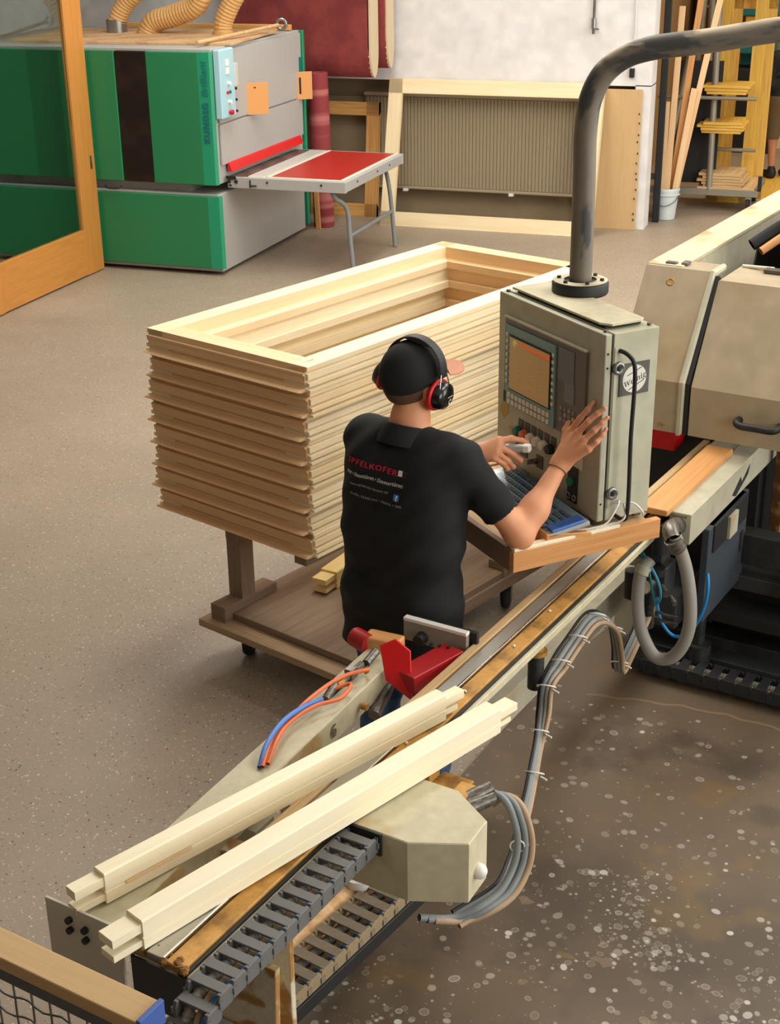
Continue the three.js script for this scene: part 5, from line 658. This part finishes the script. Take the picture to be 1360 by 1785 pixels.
    const t = canvasTex(1024, 596, (c, w, h) => { c.textBaseline = 'alphabetic'; const X = v => (v - x0) / (x1 - x0) * w, Y = v => (y1 - v) / (y1 - y0) * h;
      const line = (s, font, col, xa, xb, y) => { c.font = font; c.fillStyle = col; const tw = c.measureText(s).width; c.save(); c.translate(X(xa), Y(y)); c.scale((X(xb) - X(xa)) / tw, 1); c.fillText(s, 0, 0); c.restore(); };
      line('IPFELKOFER', 'bold 92px sans-serif', '#c4203e', -.165, .058, 1.442); c.fillStyle = '#d9d9d9'; c.fillRect(X(.061), Y(1.462), X(.077) - X(.061), Y(1.443) - Y(1.462)); c.strokeStyle = '#8e1a30'; c.lineWidth = 4; c.strokeRect(X(.079), Y(1.46), X(.09) - X(.079), Y(1.443) - Y(1.46));
      line('ster • Haustüren • Zimmertüren', 'bold 60px sans-serif', '#c9c9c9', -.165, .086, 1.407); line('www.ipfelkofer-fenster.de', '40px sans-serif', '#a9a9a9', -.135, .03, 1.376); line('Straße, 82340 Ort • Oberd. / 200', '40px sans-serif', '#a9a9a9', -.135, .09, 1.34);
      c.fillStyle = '#2f86d6'; c.beginPath(); c.roundRect ? c.roundRect(X(.054), Y(1.382), X(.078) - X(.054), Y(1.36) - Y(1.382), 12) : c.rect(X(.054), Y(1.382), X(.078) - X(.054), Y(1.36) - Y(1.382)); c.fill(); c.fillStyle = '#ffffff'; c.font = 'bold 90px sans-serif'; c.textAlign = 'center'; c.fillText('f', X(.067), Y(1.361)); });
    t.wrapS = t.wrapT = THREE.ClampToEdgeWrapping; obj('shirt_print', norm(g), new THREE.MeshStandardMaterial({ map: t, transparent: true, alphaTest: .4, roughness: .8 }), o); }
  const wl = (p) => { const v = V(...p).applyAxisAngle(V(0, 1, 0), -rad(18)).add(V(-1.445, 0, -4.255)); return [v.x, v.y, v.z]; };
  // hearing protectors worn over the cap
  { const e = thing('ear_defenders', 'black and red ear defenders worn over the cap', 'ear defenders', wl([hc[0] + .004, hc[1], hc[2] + .006]), -rad(18) + rad(6)); e.rotation.z = -.2; e.scale.setScalar(1.06);
    for (const s of [1, -1]) { const c = obj('ear_cup', at(lathe([[0, .036], [.022, .034], [.036, .024], [.041, .006], [.04, 0], [0, 0]], 28).scale(1.12, 1.05, 1.4), s * .098, -.012, -.002, 0, 0, -s * (Math.PI / 2 - .12)), M.blackGloss, e); obj('cushion', at(lathe([[.028, -.014], [.044, -.014], [.047, -.006], [.045, .002], [.028, .002]], 28).scale(1.1, 1, 1.36), s * .098, -.012, -.002, 0, 0, -s * (Math.PI / 2 - .12)), M.red, c);
      obj('wire', tube([[s * .112, -.005, .025], [s * .112, .02, .03], [s * .103, .055, .02], [s * .096, .08, .012]], .0026, 20, 6), M.chrome, e); obj('wire', tube([[s * .112, -.005, -.028], [s * .112, .02, -.03], [s * .103, .055, -.02], [s * .096, .08, -.012]], .0026, 20, 6), M.chrome, e); }
    const bp = []; for (let i = 0; i <= 24; i++) { const a = Math.PI * (i / 24); bp.push([.104 * Math.cos(a), .05 + .104 * Math.sin(a)]); } const inn = bp.map(([x, y]) => [x * .93, .05 + (y - .05) * .945]).reverse(); obj('headband', at(prism([...bp, ...inn], .042, .003), 0, 0, -.021), M.black, e);
    const [pg, pm] = printPlane(.04, .05, (c, w, h) => { c.fillStyle = '#d5d5d5'; c.fillRect(w * .1, h * .2, w * .8, h * .05); c.fillRect(w * .45, h * .4, w * .3, h * .05); c.fillRect(w * .3, h * .5, w * .5, h * .04); c.fillRect(w * .4, h * .62, w * .2, h * .14); }, 128); obj('cup_print', at(norm(pg), .1375, -.016, 0, 0, Math.PI / 2, 0), pm, e); }
  { const e = thing('handheld_gauge', 'small pale grey handheld device in the left hand of the worker', 'device', wl([.222, 1.436, -.356]), -rad(18) + .22); const g = new THREE.Group(); g.name = 'device'; g.rotation.z = .12; e.add(g); obj('shell', bx(.105, .026, .03, 0, 0, 0, .008), std(0xb9bab6, .4), g); obj('end_piece', bx(.03, .028, .032, .05, 0, 0, .007), M.white, g); [-.03, -.008].forEach(x => obj('button', rod([x, .012, .002], [x, .0145, .002], .005, .005, 12), M.hoseGrey, g)); }
}
{ // second person, mostly cut off by the right edge of the view
  const o = thing('person', 'partly visible person in khaki shorts standing in the back room', 'person', [-1.27, 0, -18.3], rad(30));
  const torso = [cap([-.1, 1.4, 0], [.1, 1.4, 0], .1, .1), cap([-.08, 1.1, 0], [.08, 1.1, 0], .1, .1), cap([-.08, .95, 0], [.08, .95, 0], .11, .11)], legs = [cap([-.1, .92, 0], [-.11, .5, 0], .09, .056), cap([-.11, .5, 0], [-.11, .09, .03], .057, .036), cap([.1, .92, 0], [.11, .5, 0], .09, .056), cap([.11, .5, 0], [.11, .09, .03], .057, .036)];
  const arms = [cap([-.18, 1.43, 0], [-.24, 1.14, .02], .05, .04), cap([-.24, 1.14, .02], [-.2, .95, -.14], .04, .028), cap([.18, 1.43, 0], [.24, 1.14, .02], .05, .04), cap([.24, 1.14, .02], [.2, .95, -.14], .04, .028)];
  const hands = [-1, 1].flatMap(s => [cap([s * .2, .95, -.14], [s * .19, .88, -.19], .028, .026), ...[0, 1, 2, 3].map(i => cap([s * (.175 + i * .014), .875, -.2 + i * .006], [s * (.172 + i * .012), .81 + Math.abs(i - 1) * .006, -.215 + i * .008], .009, .007)), cap([s * .17, .91, -.19], [s * .155, .86, -.225], .011, .008)]);
  const head = [ell([0, 1.7, -.02], [.076, .11, .096]), cap([0, 1.63, -.05], [0, 1.61, -.07], .05, .03), cap([0, 1.5, 0], [0, 1.62, -.01], .055, .052), cap([0, 1.7, -.11], [0, 1.67, -.125], .01, .013), ell([.078, 1.69, 0], [.01, .03, .018]), ell([-.078, 1.69, 0], [.01, .03, .018])];
  const bf = blend([...torso, ...legs, ...arms, ...head, cap([-.11, .05, .04], [-.12, .04, -.12], .036, .032), cap([.11, .05, .04], [.12, .04, -.12], .036, .032)], .035), hf = blend(hands, .008);
  obj('body', [surfaceNets(bf, [-.32, -.02, -.26], [.32, 1.84, .16], .014), surfaceNets(hf, [-.26, .78, -.26], [.26, .99, -.09], .004)], M.skin2, o);
  const tf = blend([...torso, arms[0], arms[2]], .05); obj('t_shirt', surfaceNets((x, y, z) => Math.max(tf(x, y, z) - .02, Math.max(.9 - y, y - 1.52)), [-.36, .86, -.2], [.36, 1.56, .2], .014), M.rubber, o);
  const sf = blend([legs[0], legs[2], torso[2]], .04); obj('shorts', surfaceNets((x, y, z) => Math.max(sf(x, y, z) - .022, Math.max(.48 - y, y - 1.0)), [-.28, .44, -.2], [.28, 1.04, .2], .014), M.khaki, o);
  obj('hair', surfaceNets((x, y, z) => Math.max(ell([0, 1.715, -.01], [.083, .108, .1])(x, y, z), Math.max(1.68 - y, -z - .05)), [-.12, 1.64, -.16], [.12, 1.86, .14], .01), M.hair, o);
  for (const x of [-.112, .112]) obj('shoe', surfaceNets((X, Y, Z) => Math.max(blend([cap([x, .055, .05], [x * 1.06, .045, -.14], .05, .046), cap([x, .09, .05], [x, .12, .04], .05, .05)], .04)(X, Y, Z), .002 - Y), [x - .1, -.02, -.22], [x + .1, .2, .14], .009), M.shoe, o);
}
const renderer = new THREE.WebGLRenderer({ antialias: true });
renderer.toneMapping = THREE.LinearToneMapping; renderer.toneMappingExposure = EXPOSURE; renderer.shadowMap.enabled = true;
scene.traverse(q => { if (q.isLight && q.shadow) q.castShadow = true; });
renderer.render(scene, camera);
